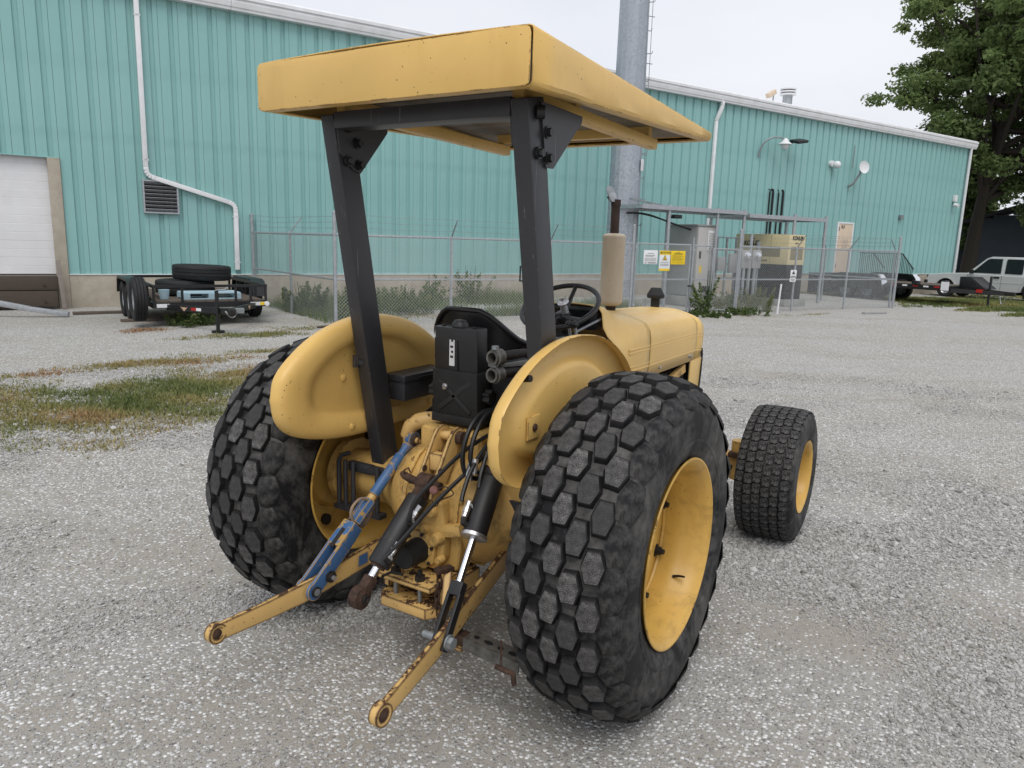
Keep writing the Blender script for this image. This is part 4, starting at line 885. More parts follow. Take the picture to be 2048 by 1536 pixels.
def cargo():
    m = tyre_mesh(0.54, 0.29, 0.29, 48).mesh('big_tyre', smooth=50); m.materials.append(MT['blackrub'])
    for (u, d, z, lb, tl) in ((1.32,2.85,0.62,'big bare truck tyre lying flat at the bottom of the trailer stack',0),(1.62,2.95,0.905,'big bare truck tyre lying flat on top of the trailer stack',0.03)):
        o = tag(link('truck_tyre', m), lb, 'tyre', 'truck tyres stacked on the trailer'); o.location = BW(u, d, z); o.rotation_euler = (0, math.pi/2+tl, TH)
    MT['bluewood'] = mk_wood('pale_blue_pallet', (0.28,0.42,0.50), (0.46,0.60,0.66))
    t = yard('pallet', 'pale blue wooden pallet standing on the trailer deck', 'pallet', 1.06, 4.05, 0.465)
    for k in range(5): part(MB().mm((0,0.02+k*0.12,0.10),(1.02,0.115+k*0.12,0.12)), 'top_board', 'bluewood', t)
    for x in (0, 0.44, 0.90): part(MB().mm((x,0.0,0.018),(x+0.12,0.62,0.10)), 'bearer', 'bluewood', t)
    part(MB().mm((0,0.0,0),(1.02,0.10,0.018)), 'bottom_board', 'bluewood', t); part(MB().mm((0,0.52,0),(1.02,0.62,0.018)), 'bottom_board', 'bluewood', t)
    t = yard('bucket', 'small pale blue bucket on the left of the trailer deck', 'bucket', 0.78, 3.8, 0.465); part(MB().lathe([(0,0.0),(0,0.075),(0.16,0.095),(0.165,0.10),(0.17,0.09),(0.02,0.07),(0.02,0.0)], (0,0,0), (0,0,1), 20), 'bucket_shell', 'bluewood', t)
    t = yard('timber_offcut', 'short timber offcut on the trailer deck beside the bucket', 'timber', 0.75, 3.3, 0.465); part(MB().mm((-0.05,-0.5,0),(0.05,0.3,0.06)), 'offcut', 'deck', t, bevel=0.004)
    o = MB().mm((-0.55,-0.10,0),(0.55,0.10,0.05)).build('plank', MT['deck'], None, bevel=0.005); tag(o, 'weathered plank on the ground left of the trailer', 'plank'); o.location = BW(0.0, 1.5); o.rotation_euler = (0,0,TH)
    o = MB().mm((-0.3,-0.1,0),(0.3,0.1,0.045)).build('plank', MT['deck'], None, bevel=0.005); tag(o, 'short brown plank under the trailer left wheel', 'plank'); o.location = BW(0.42, 3.15); o.rotation_euler = (0,0,TH)
    o = MB().tube([(0,0,0.02),(0.35,0.05,0.05),(0.7,-0.02,0.03),(1.2,0.03,0.015)],[0.022,0.02,0.016,0.01],6).build('fallen_branch', MT['oldwood']); tag(o, 'dark fallen branch on gravel before the fence corner', 'branch'); o.location = BW(3.1, 5.3); o.rotation_euler = (0,0,TH-0.3)
cargo()

# ------------------------------------------------------------------ flat equipment trailer at the right
def car_trailer():
    t = yard('equipment_trailer', 'low black tandem trailer with silver tipped fenders near the truck', 'trailer', 24.9, 4.0, -0.03)
    W2 = 0.95
    for x in (-W2, W2): part(MB().mm((x-0.04,-2.2,0.50),(x+0.04,2.9,0.66)), 'side_rail', 'tblack', t); 
    part(MB().mm((-W2,-2.24,0.50),(W2,-2.16,0.66)), 'frame_beam', 'tblack', t); part(MB().mm((-W2,2.82,0.50),(W2,2.9,0.66)), 'frame_beam', 'tblack', t)
    for k in range(8): part(MB().mm((-W2+0.05+k*0.227,-2.15,0.63),(-W2+0.05+k*0.227+0.215,2.80,0.668)), 'deck_plank', 'deck', t)
    for s in (-1, 1):
        x = s*(W2+0.16)
        for y in (0.45, 1.30): trailer_wheel(t, 'wheel', (x,y,0.37), 0.37, 0.22)
        P = [(-0.12,0.52),(-0.06,0.76),(0.08,0.90),(0.25,0.94),(1.5,0.94),(1.67,0.90),(1.81,0.76),(1.87,0.52),(1.83,0.52),(1.77,0.74),(1.64,0.87),(1.48,0.90),(0.27,0.90),(0.11,0.87),(-0.02,0.74),(-0.08,0.52)]
        part(MB().prism(P, (x-0.15,0,0), (0,1,0), (0,0,1), (0.30,0,0)), 'fender', 'tblack', t)
        part(MB().prism([(-0.13,0.52),(-0.07,0.765),(0.07,0.91),(0.10,0.945),(0.04,0.93),(-0.09,0.775),(-0.15,0.52)], (x-0.16,0,0), (0,1,0), (0,0,1), (0.32,0,0)), 'fender_tip', 'chrome', t)
        part(MB().mm((x+s*0.135,-0.02,0.40),(x+s*0.147,1.78,0.90)), 'fender_skirt', 'tblack', t)
        for k in range(5): part(MB().mm((s*(W2+0.041),-0.5-k*0.36,0.585),(s*(W2+0.046),-0.33-k*0.36,0.635)), 'reflector_tape', 'red' if k % 2 == 0 else 'signw', t)
        part(MB().bar((s*0.85,-2.2,0.52),(0,-3.55,0.50),0.07,0.13), 'tongue_rail', 'tblack', t)
        part(MB().mm((s*W2-0.14,-1.25,0.67),(s*W2+0.06,-1.05,0.78)), 'tie_down', 'tblack', t)
    part(MB().mm((-0.95,2.9,0.10),(0.95,3.0,0.85)), 'rear_ramp', 'tblack', t)
    part(MB().prism([(-2.25,0.60),(-2.25,0.98),(-2.6,0.98),(-3.1,0.60)], (-0.38,0,0), (0,1,0), (0,0,1), (0.76,0,0)), 'tongue_box', 'tblack', t, bevel=0.015)
    part(MB().mm((-W2-0.045,-2.23,0.52),(-W2-0.03,-1.98,0.80)), 'white_panel', 'signw', t); part(MB().mm((-0.06,-3.80,0.44),(0.06,-3.45,0.56)), 'coupler', 'darkiron', t, bevel=0.01)
    part(MB().cyl((-0.14,-3.1,0.02),(-0.14,-3.1,1.02),0.038,10), 'jack_tube', 'tblack', t); part(MB().tube([(-0.14,-3.1,1.02),(0.08,-3.05,1.02)],0.02,6), 'jack_crank', 'galvd', t)
    part(MB().tube([V(0.0,-3.35-0.02*k,0.46-0.30*math.sin(k*math.pi/10)) for k in range(11)],0.012,6), 'safety_chain', 'zinc', t); part(MB().mm((-0.50,-3.0,0.50),(-0.20,-2.85,0.60)), 'maker_badge', 'red', t)
car_trailer()

# ------------------------------------------------------------------ pickup truck
def pickup():
    MT['silver'] = simple('silver_car_paint', (0.55,0.555,0.55), 0.3, 0.15, var=0.04, sc=1, spec=0.6)
    t = thing('pickup_truck', 'silver extended cab pickup truck facing the warehouse corner', 'truck', BW(34.0, 3.35, -0.22), TH+math.pi/2); t.scale = (0.95, 0.95, 0.97)
    w = 0.95
    def arch(cx, r=0.46): return [(cx+r*math.cos(a), 0.42+r*math.sin(a)) for a in [math.pi*k/10 for k in range(10, -1, -1)]]
    body = [(-2.95,0.50),(-2.93,0.98),(-2.86,1.08),(-0.62,1.10),(0.75,1.12),(1.05,1.13),(1.9,1.09),(2.55,1.02),(2.72,0.96),(2.78,0.80),(2.78,0.50)]
    bot = arch(1.86)[::-1]+arch(-1.78)[::-1]
    poly = body+[(2.40,0.50)]+bot[:11]+[(1.36,0.40),(-1.28,0.40)]+bot[11:]+[(-2.30,0.50)]
    b = MB(); n = len(poly)
    rings = [[V(x,yy,z) for x, z in [(px*(1-0.012*(k == 0 or k == 3)), pz-(0.03 if (k in (0, 3) and pz > 0.93) else 0)) for px, pz in poly]] for k, yy in enumerate((-w, -w+0.06, w-0.06, w))]
    part(b.loft(rings), 'body', 'silver', t, smooth=30)
    for s in (-1, 1):
        for cx in (1.86, -1.78):
            part(MB().prism(arch(cx,0.50)+arch(cx,0.44)[::-1], (0,s*w-0.02*s,0), (1,0,0), (0,0,1), (0,0.05*s,0)), 'wheel_arch', 'silver', t); part(MB().prism([(cx+0.45*math.cos(a), 0.42+0.45*math.sin(a)) for a in [math.pi*k/10 for k in range(11)]], (0,s*(w-0.3),0), (1,0,0), (0,0,1), (0,0.004*s,0)), 'wheel_well', 'dark', t)
    for s in (-1, 1):
        for cx in (1.86, -1.78):
            wl = sub('wheel', t, (cx, s*0.80, 0.39), (0,0,s*math.pi/2)); part(tyre_mesh(0.39,0.26,0.22), 'tyre', 'blackrub', wl, smooth=50)
            part(MB().lathe([(0.11,0.225),(0.09,0.20),(0.04,0.18),(0.05,0.08),(0.08,0.06),(0.09,0.0)], n=24), 'rim', 'zinc', wl)
    cab = [(0.98,1.12),(0.32,1.80),(0.10,1.88),(-1.25,1.88),(-1.42,1.80),(-1.52,1.10)]
    c = MB(); rings = []
    for yy, k in ((-0.88,0),(-0.76,1),(0.76,1),(0.88,0)):
        rings.append([V(x, yy*(1 if z < 1.2 else 0.84), z-(0.04 if (k == 0 and z > 1.2) else 0)) for x, z in cab])
    part(c.loft(rings), 'cab', 'silver', t, smooth=30)
    for s in (-1, 1):
        y0, y1 = s*0.886, s*0.752
        def pane(P, nm): 
            part(MB().add([V(x, (y0+(y1-y0)*(z-1.12)/0.68)+s*0.012, z) for x, z in P]+[V(x, (y0+(y1-y0)*(z-1.12)/0.68)-s*0.01, z) for x, z in P], [tuple(range(len(P))), tuple(range(2*len(P)-1, len(P)-1, -1))]+[(i, (i+1) % len(P), len(P)+(i+1) % len(P), len(P)+i) for i in range(len(P))]), nm, 'glass', t)
        pane([(0.78,1.16),(0.24,1.74),(0.12,1.79),(-0.38,1.79),(-0.42,1.16)], 'side_window'); pane([(-0.58,1.17),(-0.56,1.76),(-0.62,1.79),(-1.18,1.79),(-1.25,1.74),(-1.28,1.20),(-1.24,1.16)], 'rear_side_window')
        for x in (0.92,-0.50,-1.42): part(MB().mm((x-0.006,s*w-0.004*s,0.46),(x+0.006,s*w+0.003*s,1.08)), 'door_seam', 'dark', t)
        part(MB().mm((-1.40,s*w-0.004*s,0.76),(0.90,s*w+0.010*s,0.80)), 'side_moulding', 'silver', t)
        part(MB().mm((-0.42,s*w,0.95),(-0.18,s*w+0.035*s,1.03)), 'door_handle', 'black', t, bevel=0.01); part(MB().box((0.72,s*(w+0.12),1.20),(0.12,0.22,0.18)), 'door_mirror', 'black', t, bevel=0.03)
        part(MB().mm((2.60,s*0.62,0.80),(2.765,s*0.93,0.96)), 'headlamp', 'glass', t, bevel=0.02)
    part(MB().prism([(0.90,1.17),(0.36,1.77),(0.33,1.765),(0.87,1.165)], (0,-0.74,0), (1,0,0), (0,0,1), (0,1.48,0)), 'windscreen', 'glass', t)
    part(MB().mm((2.70,-0.93,0.45),(2.90,0.93,0.60)), 'front_bumper', 'chrome', t, bevel=0.03); part(MB().mm((2.68,-0.96,0.60),(2.86,0.96,0.74)), 'bumper_top', 'blackmatte', t, bevel=0.02); part(MB().mm((2.74,-0.55,0.72),(2.80,0.55,0.94)), 'grille', 'blackmatte', t)
    part(MB().mm((-3.05,-0.9,0.50),(-2.93,0.9,0.68)), 'rear_bumper', 'chrome', t, bevel=0.02); part(MB().mm((-2.3,-0.7,0.28),(2.4,0.7,0.46)), 'underbody', 'dark', t)
pickup()

# ------------------------------------------------------------------ grey house and trees
def house():
    MT['slate'] = simple('slate_blue_siding', (0.060,0.070,0.085), 0.7, var=0.1, sc=1.5); MT['slateroof'] = simple('dark_shingles', (0.03,0.03,0.032), 0.9, var=0.3, sc=8)
    o = V(0.1, 55.5, -0.3); t = thing('grey_house', 'dark slate grey gabled house behind the big tree', 'house', o, 0.03)
    n = 20
    for k in range(n):
        z0 = 0.25*k; z1 = z0+0.245; x0, x1 = 0.9, 12.5
        if z1 > 4.3: x0 += (z0-4.05)*4.2; x1 -= (z0-4.05)*1.5
        part(MB().prism([(0,z0),(-0.02,z0),(0,z1)], (x0,0,0), (0,1,0), (0,0,1), (x1-x0,0,0)), 'siding_board', 'slate', t)
    part(MB().mm((0.9,0.01,0),(12.5,8,4.3)), 'gable_wall', 'slate', t); part(MB().mm((-6,2.5,0),(0.9,8,3.6)), 'side_wing', 'slate', t)
    part(MB().prism([(0.1,3.95),(3.2,4.95),(12.9,4.6),(12.9,4.85),(3.2,5.2),(0.1,4.15)], (0,-0.5,0), (1,0,0), (0,0,1), (0,9,0)), 'roof', 'slateroof', t)
    wd = sub('window', t, (-0.35, 2.48, 0.9)); part(MB().mm((-0.45,-0.06,0),(0.45,0.02,0.09)).mm((-0.45,-0.06,1.50),(0.45,0.02,1.60)).mm((-0.45,-0.06,0.09),(-0.36,0.02,1.5)).mm((0.36,-0.06,0.09),(0.45,0.02,1.5)), 'window_frame', 'trim', wd); part(MB().mm((-0.36,-0.02,0.09),(0.36,0.0,1.5)), 'window_pane', 'glass', wd)
house()
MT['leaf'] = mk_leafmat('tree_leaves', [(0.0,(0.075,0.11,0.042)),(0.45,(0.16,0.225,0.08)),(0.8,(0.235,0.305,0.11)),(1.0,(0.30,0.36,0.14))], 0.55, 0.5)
MT['bark'] = mk_wood('tree_bark', (0.022,0.018,0.015), (0.065,0.055,0.046))
def quads(P, nrm, size, rng, asp):
    n = len(P); nrm = nrm/np.linalg.norm(nrm, axis=1)[:, None]; a = np.cross(nrm, rng.normal(size=(n, 3))); a /= np.linalg.norm(a, axis=1)[:, None]+1e-9; b = np.cross(nrm, a)
    s = (size*rng.uniform(0.6, 1.35, n))[:, None]
    return np.stack([P+a*s, P+b*s*asp, P-a*s, P-b*s*asp], 1).reshape(-1, 3)
def foliage(name, P, nrm, size, tint, rng, mat, asp=0.55):
    Q = quads(P, nrm, size, rng, asp); F = np.arange(len(Q)).reshape(-1, 4)
    me = bpy.data.meshes.new(name); me.from_pydata(Q.tolist(), [], F.tolist()); at = me.attributes.new('tint', 'FLOAT', 'POINT'); at.data.foreach_set('value', np.repeat(np.clip(tint, 0, 1), 4)); me.materials.append(MT[mat]); return me
def leaves_mesh(name, clumps, seed, size, density):
    rng = np.random.default_rng(seed); PP = []; NN_ = []; TT = []
    for (c, r, tint) in clumps:
        n = int(density*r*r)+8; d = rng.normal(size=(n, 3)); d /= np.linalg.norm(d, axis=1)[:, None]
        PP.append(np.array(c)+d*(r*(rng.random(n)**0.5))[:, None]*np.array([1.25, 1.25, 0.6])); NN_.append(d*0.5+rng.normal(size=(n, 3))*0.6+np.array([0, 0, 0.6])); TT.append(tint+rng.normal(size=n)*0.14)
    return foliage(name, np.concatenate(PP), np.concatenate(NN_), size, np.concatenate(TT), rng, 'leaf')
def tree(name, label, loc, H, crown, seed, trunk_r, lean=(0,0), dens=190, leaf=0.14, group=None, nb=16):
    t = thing(name, label, 'tree', loc, 0, group); rnd = random.Random(seed); m = MB(); tips = []
    top = V(lean[0], lean[1], H*0.55)
    tp = spline([(0,0,-0.4),(0.05,0,H*0.12),(lean[0]*0.3,lean[1]*0.3,H*0.28),top,(lean[0]*1.5,lean[1]*1.5,H*0.85)], 5)
    m.tube(tp, [trunk_r*max(0.12, 1.0-0.85*k/(len(tp)-1))*(1.35 if k == 0 else 1) for k in range(len(tp))], 10)
    (cx, cy, cz), (rx, ry, rz) = crown
    for k in range(nb):
        i = rnd.randint(int(len(tp)*0.45), len(tp)-2); b = tp[i]; a = rnd.uniform(0, 6.283); e = rnd.uniform(0.05, 1.0)
        tip = V(cx+rx*0.86*math.cos(a)*rnd.uniform(0.6,1), cy+ry*0.86*math.sin(a)*rnd.uniform(0.6,1), cz+rz*rnd.uniform(-0.75,0.85))
        mid = b.lerp(tip, 0.5)+V(rnd.uniform(-.5,.5), rnd.uniform(-.5,.5), rnd.uniform(0.2,1.2))
        P = spline([b, mid, tip], 5); r0 = trunk_r*0.34
        m.tube(P, [r0*(1-0.85*q/(len(P)-1)) for q in range(len(P))], 6); tips.append(tip)
        for j in range(3):
            q = P[rnd.randint(4, len(P)-2)]; tp2 = q+V(rnd.uniform(-1.8,1.8), rnd.uniform(-1.8,1.8), rnd.uniform(-0.4,1.6)); m.tube([q, q.lerp(tp2,0.5)+V(0,0,0.2), tp2], [r0*0.35,r0*0.22,r0*0.08], 5); tips.append(tp2)
    part(m, 'trunk', 'bark', t)
    cl = []
    for p in tips:
        for j in range(2):
            q = p+V(rnd.gauss(0,0.55), rnd.gauss(0,0.55), rnd.gauss(0,0.4)); hgt = (q.z-cz)/rz
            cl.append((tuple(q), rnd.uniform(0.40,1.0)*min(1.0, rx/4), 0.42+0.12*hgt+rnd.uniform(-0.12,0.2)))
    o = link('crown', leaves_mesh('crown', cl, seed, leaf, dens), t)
    return t
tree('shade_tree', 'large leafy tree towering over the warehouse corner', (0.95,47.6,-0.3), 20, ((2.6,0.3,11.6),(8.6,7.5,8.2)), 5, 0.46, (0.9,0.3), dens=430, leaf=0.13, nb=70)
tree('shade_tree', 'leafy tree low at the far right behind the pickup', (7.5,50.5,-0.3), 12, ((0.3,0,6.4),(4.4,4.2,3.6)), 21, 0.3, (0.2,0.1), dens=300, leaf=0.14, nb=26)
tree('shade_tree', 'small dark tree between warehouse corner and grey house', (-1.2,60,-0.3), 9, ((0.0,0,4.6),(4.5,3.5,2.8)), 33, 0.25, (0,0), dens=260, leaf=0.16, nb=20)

# ------------------------------------------------------------------ weeds
MT['weed'] = mk_leafmat('weed_leaves', [(0.0,(0.05,0.09,0.03)),(0.5,(0.115,0.165,0.055)),(0.8,(0.19,0.23,0.085)),(1.0,(0.29,0.27,0.13))], 0.6, 0.3)
def weed_mesh(seed, h, spread, n, leaf, tint, cone=0.5):
    rng = np.random.default_rng(seed); ns = max(10, int(26*spread/0.5)); per = n//ns; PP = []; TT = []
    for i in range(ns):
        a = rng.random()*6.283; r = spread*0.75*math.sqrt(rng.random()); b0 = np.array([r*math.cos(a), r*math.sin(a), 0]); hh = h*rng.uniform(0.45, 1.05)*(1-cone*0.6*r/spread)
        tip = b0+np.array([rng.normal()*0.22*h, rng.normal()*0.22*h, hh]); t = rng.random(per)**0.75
        P = b0+(tip-b0)*t[:, None]+rng.normal(size=(per, 3))*np.array([1, 1, 0.6])*0.075*(1.15-t[:, None])*min(1, h/0.5); P[:, 2] = np.abs(P[:, 2]); PP.append(P); TT.append(tint+rng.normal()*0.1+rng.normal(size=per)*0.12+0.15*t)
    P = np.concatenate(PP); nr = rng.normal(size=P.shape)*0.6+np.array([0, 0, 0.8])
    return foliage('foliage', P, nr, leaf, np.concatenate(TT), rng, 'weed', 0.42)
def weed(label, u, d, h, spread, n, leaf, tint, seed, cone=0.5):
    t = yard('weed', label, 'plant', u, d, 0, 0, 'weeds along the fence'); rnd = random.Random(seed)
    link('foliage', weed_mesh(seed, h, spread, n, leaf, tint, cone), t); m = MB()
    for k in range(7): a = rnd.random()*6.283; m.tube([(0.1*math.cos(a)*spread,0.1*math.sin(a)*spread,0),(spread*0.35*math.cos(a),spread*0.35*math.sin(a),h*0.5),(spread*0.45*math.cos(a),spread*0.45*math.sin(a),h*0.95)],[0.008,0.006,0.002],5)
    part(m, 'stem', 'weed', t)
weed('tall pointed green weed growing up the middle gate', 13.05, 5.75, 1.15, 0.15, 1100, 0.042, 0.40, 1, 0.75)
weed('low dark green weed mat at the foot of the gates', 12.75, 6.05, 0.14, 0.8, 2600, 0.032, 0.30, 2, 0.2)
weed('low green weeds spreading right of the gate post', 14.0, 6.2, 0.20, 0.7, 1500, 0.035, 0.35, 3, 0.2)
weed('rounded feathery green bush behind the fence stake', 15.3, 5.35, 0.72, 0.60, 5200, 0.024, 0.70, 4, 0.35)
weed('feathery green bush between meter panel and fence', 14.3, 5.3, 0.58, 0.45, 2600, 0.024, 0.72, 5, 0.4)
weed('leafy sapling against the foundation, taller of the pair', 8.85, 1.1, 1.05, 0.35, 900, 0.05, 0.40, 6, 0.3)
weed('leafy sapling against the foundation, shorter of the pair', 7.7, 1.1, 0.80, 0.30, 700, 0.05, 0.42, 7, 0.3)
weed('weedy clump inside the fence right of the roll bar', 5.9, 3.2, 0.65, 0.9, 4200, 0.035, 0.48, 8, 0.4)
weed('weedy clump just inside the left fence corner', 4.4, 4.0, 0.72, 0.55, 3600, 0.035, 0.45, 9, 0.4)
weed('weedy clump by the left fence run near the wall', 3.95, 2.2, 0.70, 0.6, 3400, 0.035, 0.50, 10, 0.4)
weed('weeds under the black trailer front beam', 1.2, 4.2, 0.30, 0.55, 1400, 0.035, 0.35, 12, 0.3)
def undergrowth():
    rng = np.random.default_rng(5); n = 60000; u = rng.uniform(3.5, 12.0, n); d = rng.uniform(0.3, 4.6, n); x = UU.x*u+NN.x*(OFF-d); y = UU.y*u+NN.y*(OFF-d); g = npn(x, y, 0.35, 51)
    k = rng.random(n) < 0.42+0.8*g; x, y, g = x[k], y[k], g[k]; m = len(x); h = (0.08+0.34*rng.random(m)**1.5)*(0.7+0.8*np.maximum(0, g)); a = rng.random(m)*6.283; l = h*rng.uniform(0.1, 0.7, m); c, s = np.cos(a), np.sin(a); wd = 0.006; z = np.zeros(m)
    T = np.stack([np.stack([x-s*wd, y+c*wd, z], 1), np.stack([x+s*wd, y-c*wd, z], 1), np.stack([x+c*l, y+s*l, h], 1)], 1).reshape(-1, 3)
    me = bpy.data.meshes.new('undergrowth'); me.from_pydata(T.tolist(), [], np.arange(len(T)).reshape(-1, 3).tolist()); at = me.attributes.new('tint','FLOAT','POINT'); at.data.foreach_set('value', np.repeat(np.clip(0.52+rng.normal(size=m)*0.2+0.15*g, 0, 1), 3)); me.materials.append(MT['weed'])
    o = struct(link('undergrowth', me), 'stuff'); o['label'] = 'tall pale grass growing inside the chain link compound'
undergrowth()
# ------------------------------------------------------------------ tractor (rear axle at origin, +y forward, +x its right side)
TR = thing('tractor', 'yellow utility tractor with canopy, knobbly turf tyres and rear hitch', 'tractor')
_part, _sub = part, sub
def part(m, name, mat, parent=None, **k): return _part(m, name, mat, parent or TR, **k)
def sub(name, parent=None, loc=(0,0,0), rot=None): return _sub(name, parent or TR, loc, rot)
def interp(prof, x):
    for (a, ra), (b, rb) in zip(prof[:-1], prof[1:]):
        if a <= x <= b: t = (x-a)/(b-a); return ra+(rb-ra)*t
    return prof[-1][1]
def smooth_prof(P, n=5):
    return [(p.x, p.y) for p in spline([(a, b, 0) for a, b in P], n)]
def lug_frame(rp, x, ang):
    e = 0.006; r = interp(rp, x); dr = (interp(rp, min(x+e, 0.199))-interp(rp, max(x-e, -0.199)))/(2*e)
    er = V(0, -math.sin(ang), math.cos(ang)); et = V(0, -math.cos(ang), -math.sin(ang)); ex = V(1, 0, 0)
    s = (ex+er*dr).normalized(); n = (er-ex*dr).normalized(); t = n.cross(s)
    p = ex*x+er*r
    return Matrix(((s.x, t.x, n.x, p.x), (s.y, t.y, n.y, p.y), (s.z, t.z, n.z, p.z), (0, 0, 0, 1))), p, n
def hex_lug_mesh(k=0, hh=None):
    rnd = random.Random(k+20); a, b, f, h = 0.0362, 0.0500, 0.0210, 0.0215 if hh is None else hh
    base = [(a, 0), (f, b), (-f, b), (-a, 0), (-f, -b), (f, -b)]
    m = MB(); rings = []
    for (g, z) in (((1.30, -0.004), (1.12, h*0.45), (0.95, h*0.85), (0.72, h)) if hh else ((1.16, -0.012), (1.06, 0.008), (1.0, h-0.003), (0.94, h))):
        rings.append([V(x*g+rnd.uniform(-.0016, .0016), y*g*(1 if g < 1.1 else 0.97)+rnd.uniform(-.0016, .0016), z) for x, y in base])
    m.mat(0); m.loft(rings, caps=False); n0 = len(m.v); m.mat(1); m.f.append([n0-6+i for i in range(6)]); m.mi.append(1)
    me = m.mesh('tread_lug', smooth=20 if hh is None else 80); me.materials.append(MT['lugside'] if hh is None else MT['rubber']); me.materials.append(MT['lugtop'] if hh is None else MT['rubber']); return me
def block_mesh():
    m = MB(); a, b, h = 0.0226, 0.0280, 0.0070; c = 0.008
    base = [(a, -b+c), (a, b-c), (a-c, b), (-a+c, b), (-a, b-c), (-a, -b+c), (-a+c, -b), (a-c, -b)]
    rings = [[V(x*g, y*g, z) for x, y in base] for g, z in ((1.04, -0.006), (1.0, h-0.002), (0.94, h))]
    m.loft(rings, caps=False); n0 = len(m.v); m.mat(1); m.f.append([n0-8+i for i in range(8)]); m.mi.append(1)
    me = m.mesh('tread_block', smooth=20); me.materials.append(MT['lugside']); me.materials.append(MT['blocktop']); return me
def join_meshes(name, items, mats):
    vs = []; fs = []; mi = []
    for me, mw in items:
        b = len(vs); vs += [tuple(mw @ v.co) for v in me.vertices]
        for p in me.polygons: fs.append([b+i for i in p.vertices]); mi.append(p.material_index)
    me = bpy.data.meshes.new(name); me.from_pydata(vs, [], fs); me.polygons.foreach_set('material_index', mi)
    for m in mats: me.materials.append(m)
    return me
HEX = [hex_lug_mesh(k) for k in range(4)]; SHO = [hex_lug_mesh(9+k, 0.009) for k in range(3)]; BLK = block_mesh()
RT = smooth_prof([(-0.206,0.470),(-0.2,0.512),(-0.178,0.556),(-0.12,0.588),(-0.06,0.599),(0,0.602),(0.06,0.599),(0.12,0.588),(0.178,0.556),(0.2,0.512),(0.206,0.470)])
def rear_wheel(side):
    c = V(0.746*side, 0, 0.616)
    wl = sub('rear_wheel', TR, c, (0, 0, 0 if side > 0 else math.pi))
    prof = [(-0.170,0.322),(-0.184,0.345),(-0.199,0.385),(-0.206,0.43)]+RT+[(0.206,0.43),(0.199,0.385),(0.184,0.345),(0.170,0.322)]
    m = MB(); m.lathe(prof, n=96); m.lathe([(0.200,0.392),(0.2045,0.400),(0.2045,0.408),(0.200,0.414)], n=72); part(m, 'tyre', 'rubber', wl, smooth=50)
    rim = [(0.170,0.318),(0.186,0.335),(0.193,0.343),(0.197,0.342),(0.197,0.336),(0.188,0.326),(0.176,0.314),(0.150,0.308),(0.135,0.300),(0.115,0.299),(0.100,0.291),(0.06,0.288),(-0.10,0.288),(-0.135,0.300),(-0.176,0.314),(-0.188,0.326),(-0.197,0.336),(-0.197,0.342),(-0.193,0.343),(-0.186,0.335),(-0.170,0.318)]
    m = MB(); m.lathe(rim, n=72); part(m, 'rim', 'rim', wl, smooth=40)
    disc = [(0.012,0.289),(0.017,0.25),(0.022,0.22),(0.020,0.19),(-0.005,0.17),(-0.01,0.09),(-0.01,0.0),(-0.022,0.0),(-0.022,0.09),(-0.017,0.17),(0.005,0.19),(0.007,0.22),(0.004,0.25),(0.0,0.289)]
    m = MB(); m.lathe(disc, n=64); part(m, 'wheel_disc', 'rim', wl, smooth=40)
    m = MB(); m.lathe([(-0.01,0.075),(0.03,0.07),(0.04,0.055),(0.04,0.0)], n=32); part(m, 'hub', 'rim', wl)
    part(MB().tube([V(0.10,0.21,-0.195), V(0.125,0.205,-0.185), V(0.15,0.195,-0.178)],[0.006,0.005,0.004],8), 'valve_stem', 'darkiron', wl)
    part(MB().lathe([(0.012,0.286),(0.018,0.283),(0.026,0.286)], n=72), 'weld_bead', 'rim', wl)
    for k in range(8):
        a = k*math.pi/4+0.25; p = V(-0.008, 0.118*math.cos(a), 0.118*math.sin(a))
        m = MB(); m.cyl(p, p+V(0.022,0,0), 0.018, 6); m.cyl(p+V(0.02,0,0), p+V(0.042,0,0), 0.010, 8); part(m, 'wheel_nut', 'darkiron', wl)
    for k in range(8):   # outer bolts joining rim and disc, seen as studs
        a = k*math.pi/4+0.32; p = V(0.017, 0.248*math.cos(a), 0.248*math.sin(a)); m = MB(); m.cyl(p-V(0.03,0,0), p+V(0.004,0,0), 0.026, 14); m.cyl(p, p+V(0.022,0,0), 0.019, 6); m.cyl(p+V(0.02,0,0), p+V(0.036,0,0), 0.011, 8); part(m, 'rim_bolt', 'darkiron', wl)
    mw = Matrix.Translation(c) @ Matrix.Rotation(0 if side > 0 else math.pi, 4, 'Z')
    rest = []; seen = 0
    for j in range(7):
        for k in range(26):
            x = (j-3)*0.0595; ang = (k+(0.5 if j % 2 else 0))*2*math.pi/26
            F, p, n = lug_frame(RT, x, ang)
            wp = mw @ p; wn = mw.to_3x3() @ n; vis = wn.dot((V(CAM)-wp).normalized())
            me = HEX[(j*5+k*3) % 4]
            if j in (0, 6): me = SHO[k % 3]
            rj = random.Random(j*100+k+(7 if side > 0 else 3)); F = F @ Matrix.Rotation(rj.gauss(0, 0.05), 4, 'Z') @ Matrix.Diagonal((rj.uniform(0.93,1.06), rj.uniform(0.93,1.05), rj.uniform(0.80,1.0), 1))
            if side > 0 or (vis > 0.02): link('tread_lug', me, wl, F); seen += 1
            else: rest.append((me, F))
    if rest:
        o = link('tread_lug_rest', join_meshes('tread_lug_rest', rest, [MT['lugside'], MT['lugtop']]), wl); o['kind'] = 'stuff'
    return wl
rear_wheel(1); rear_wheel(-1)
FT = smooth_prof([(-0.166,0.285),(-0.162,0.325),(-0.148,0.362),(-0.12,0.378),(-0.06,0.383),(0,0.384),(0.06,0.383),(0.12,0.378),(0.148,0.362),(0.162,0.325),(0.166,0.285)])
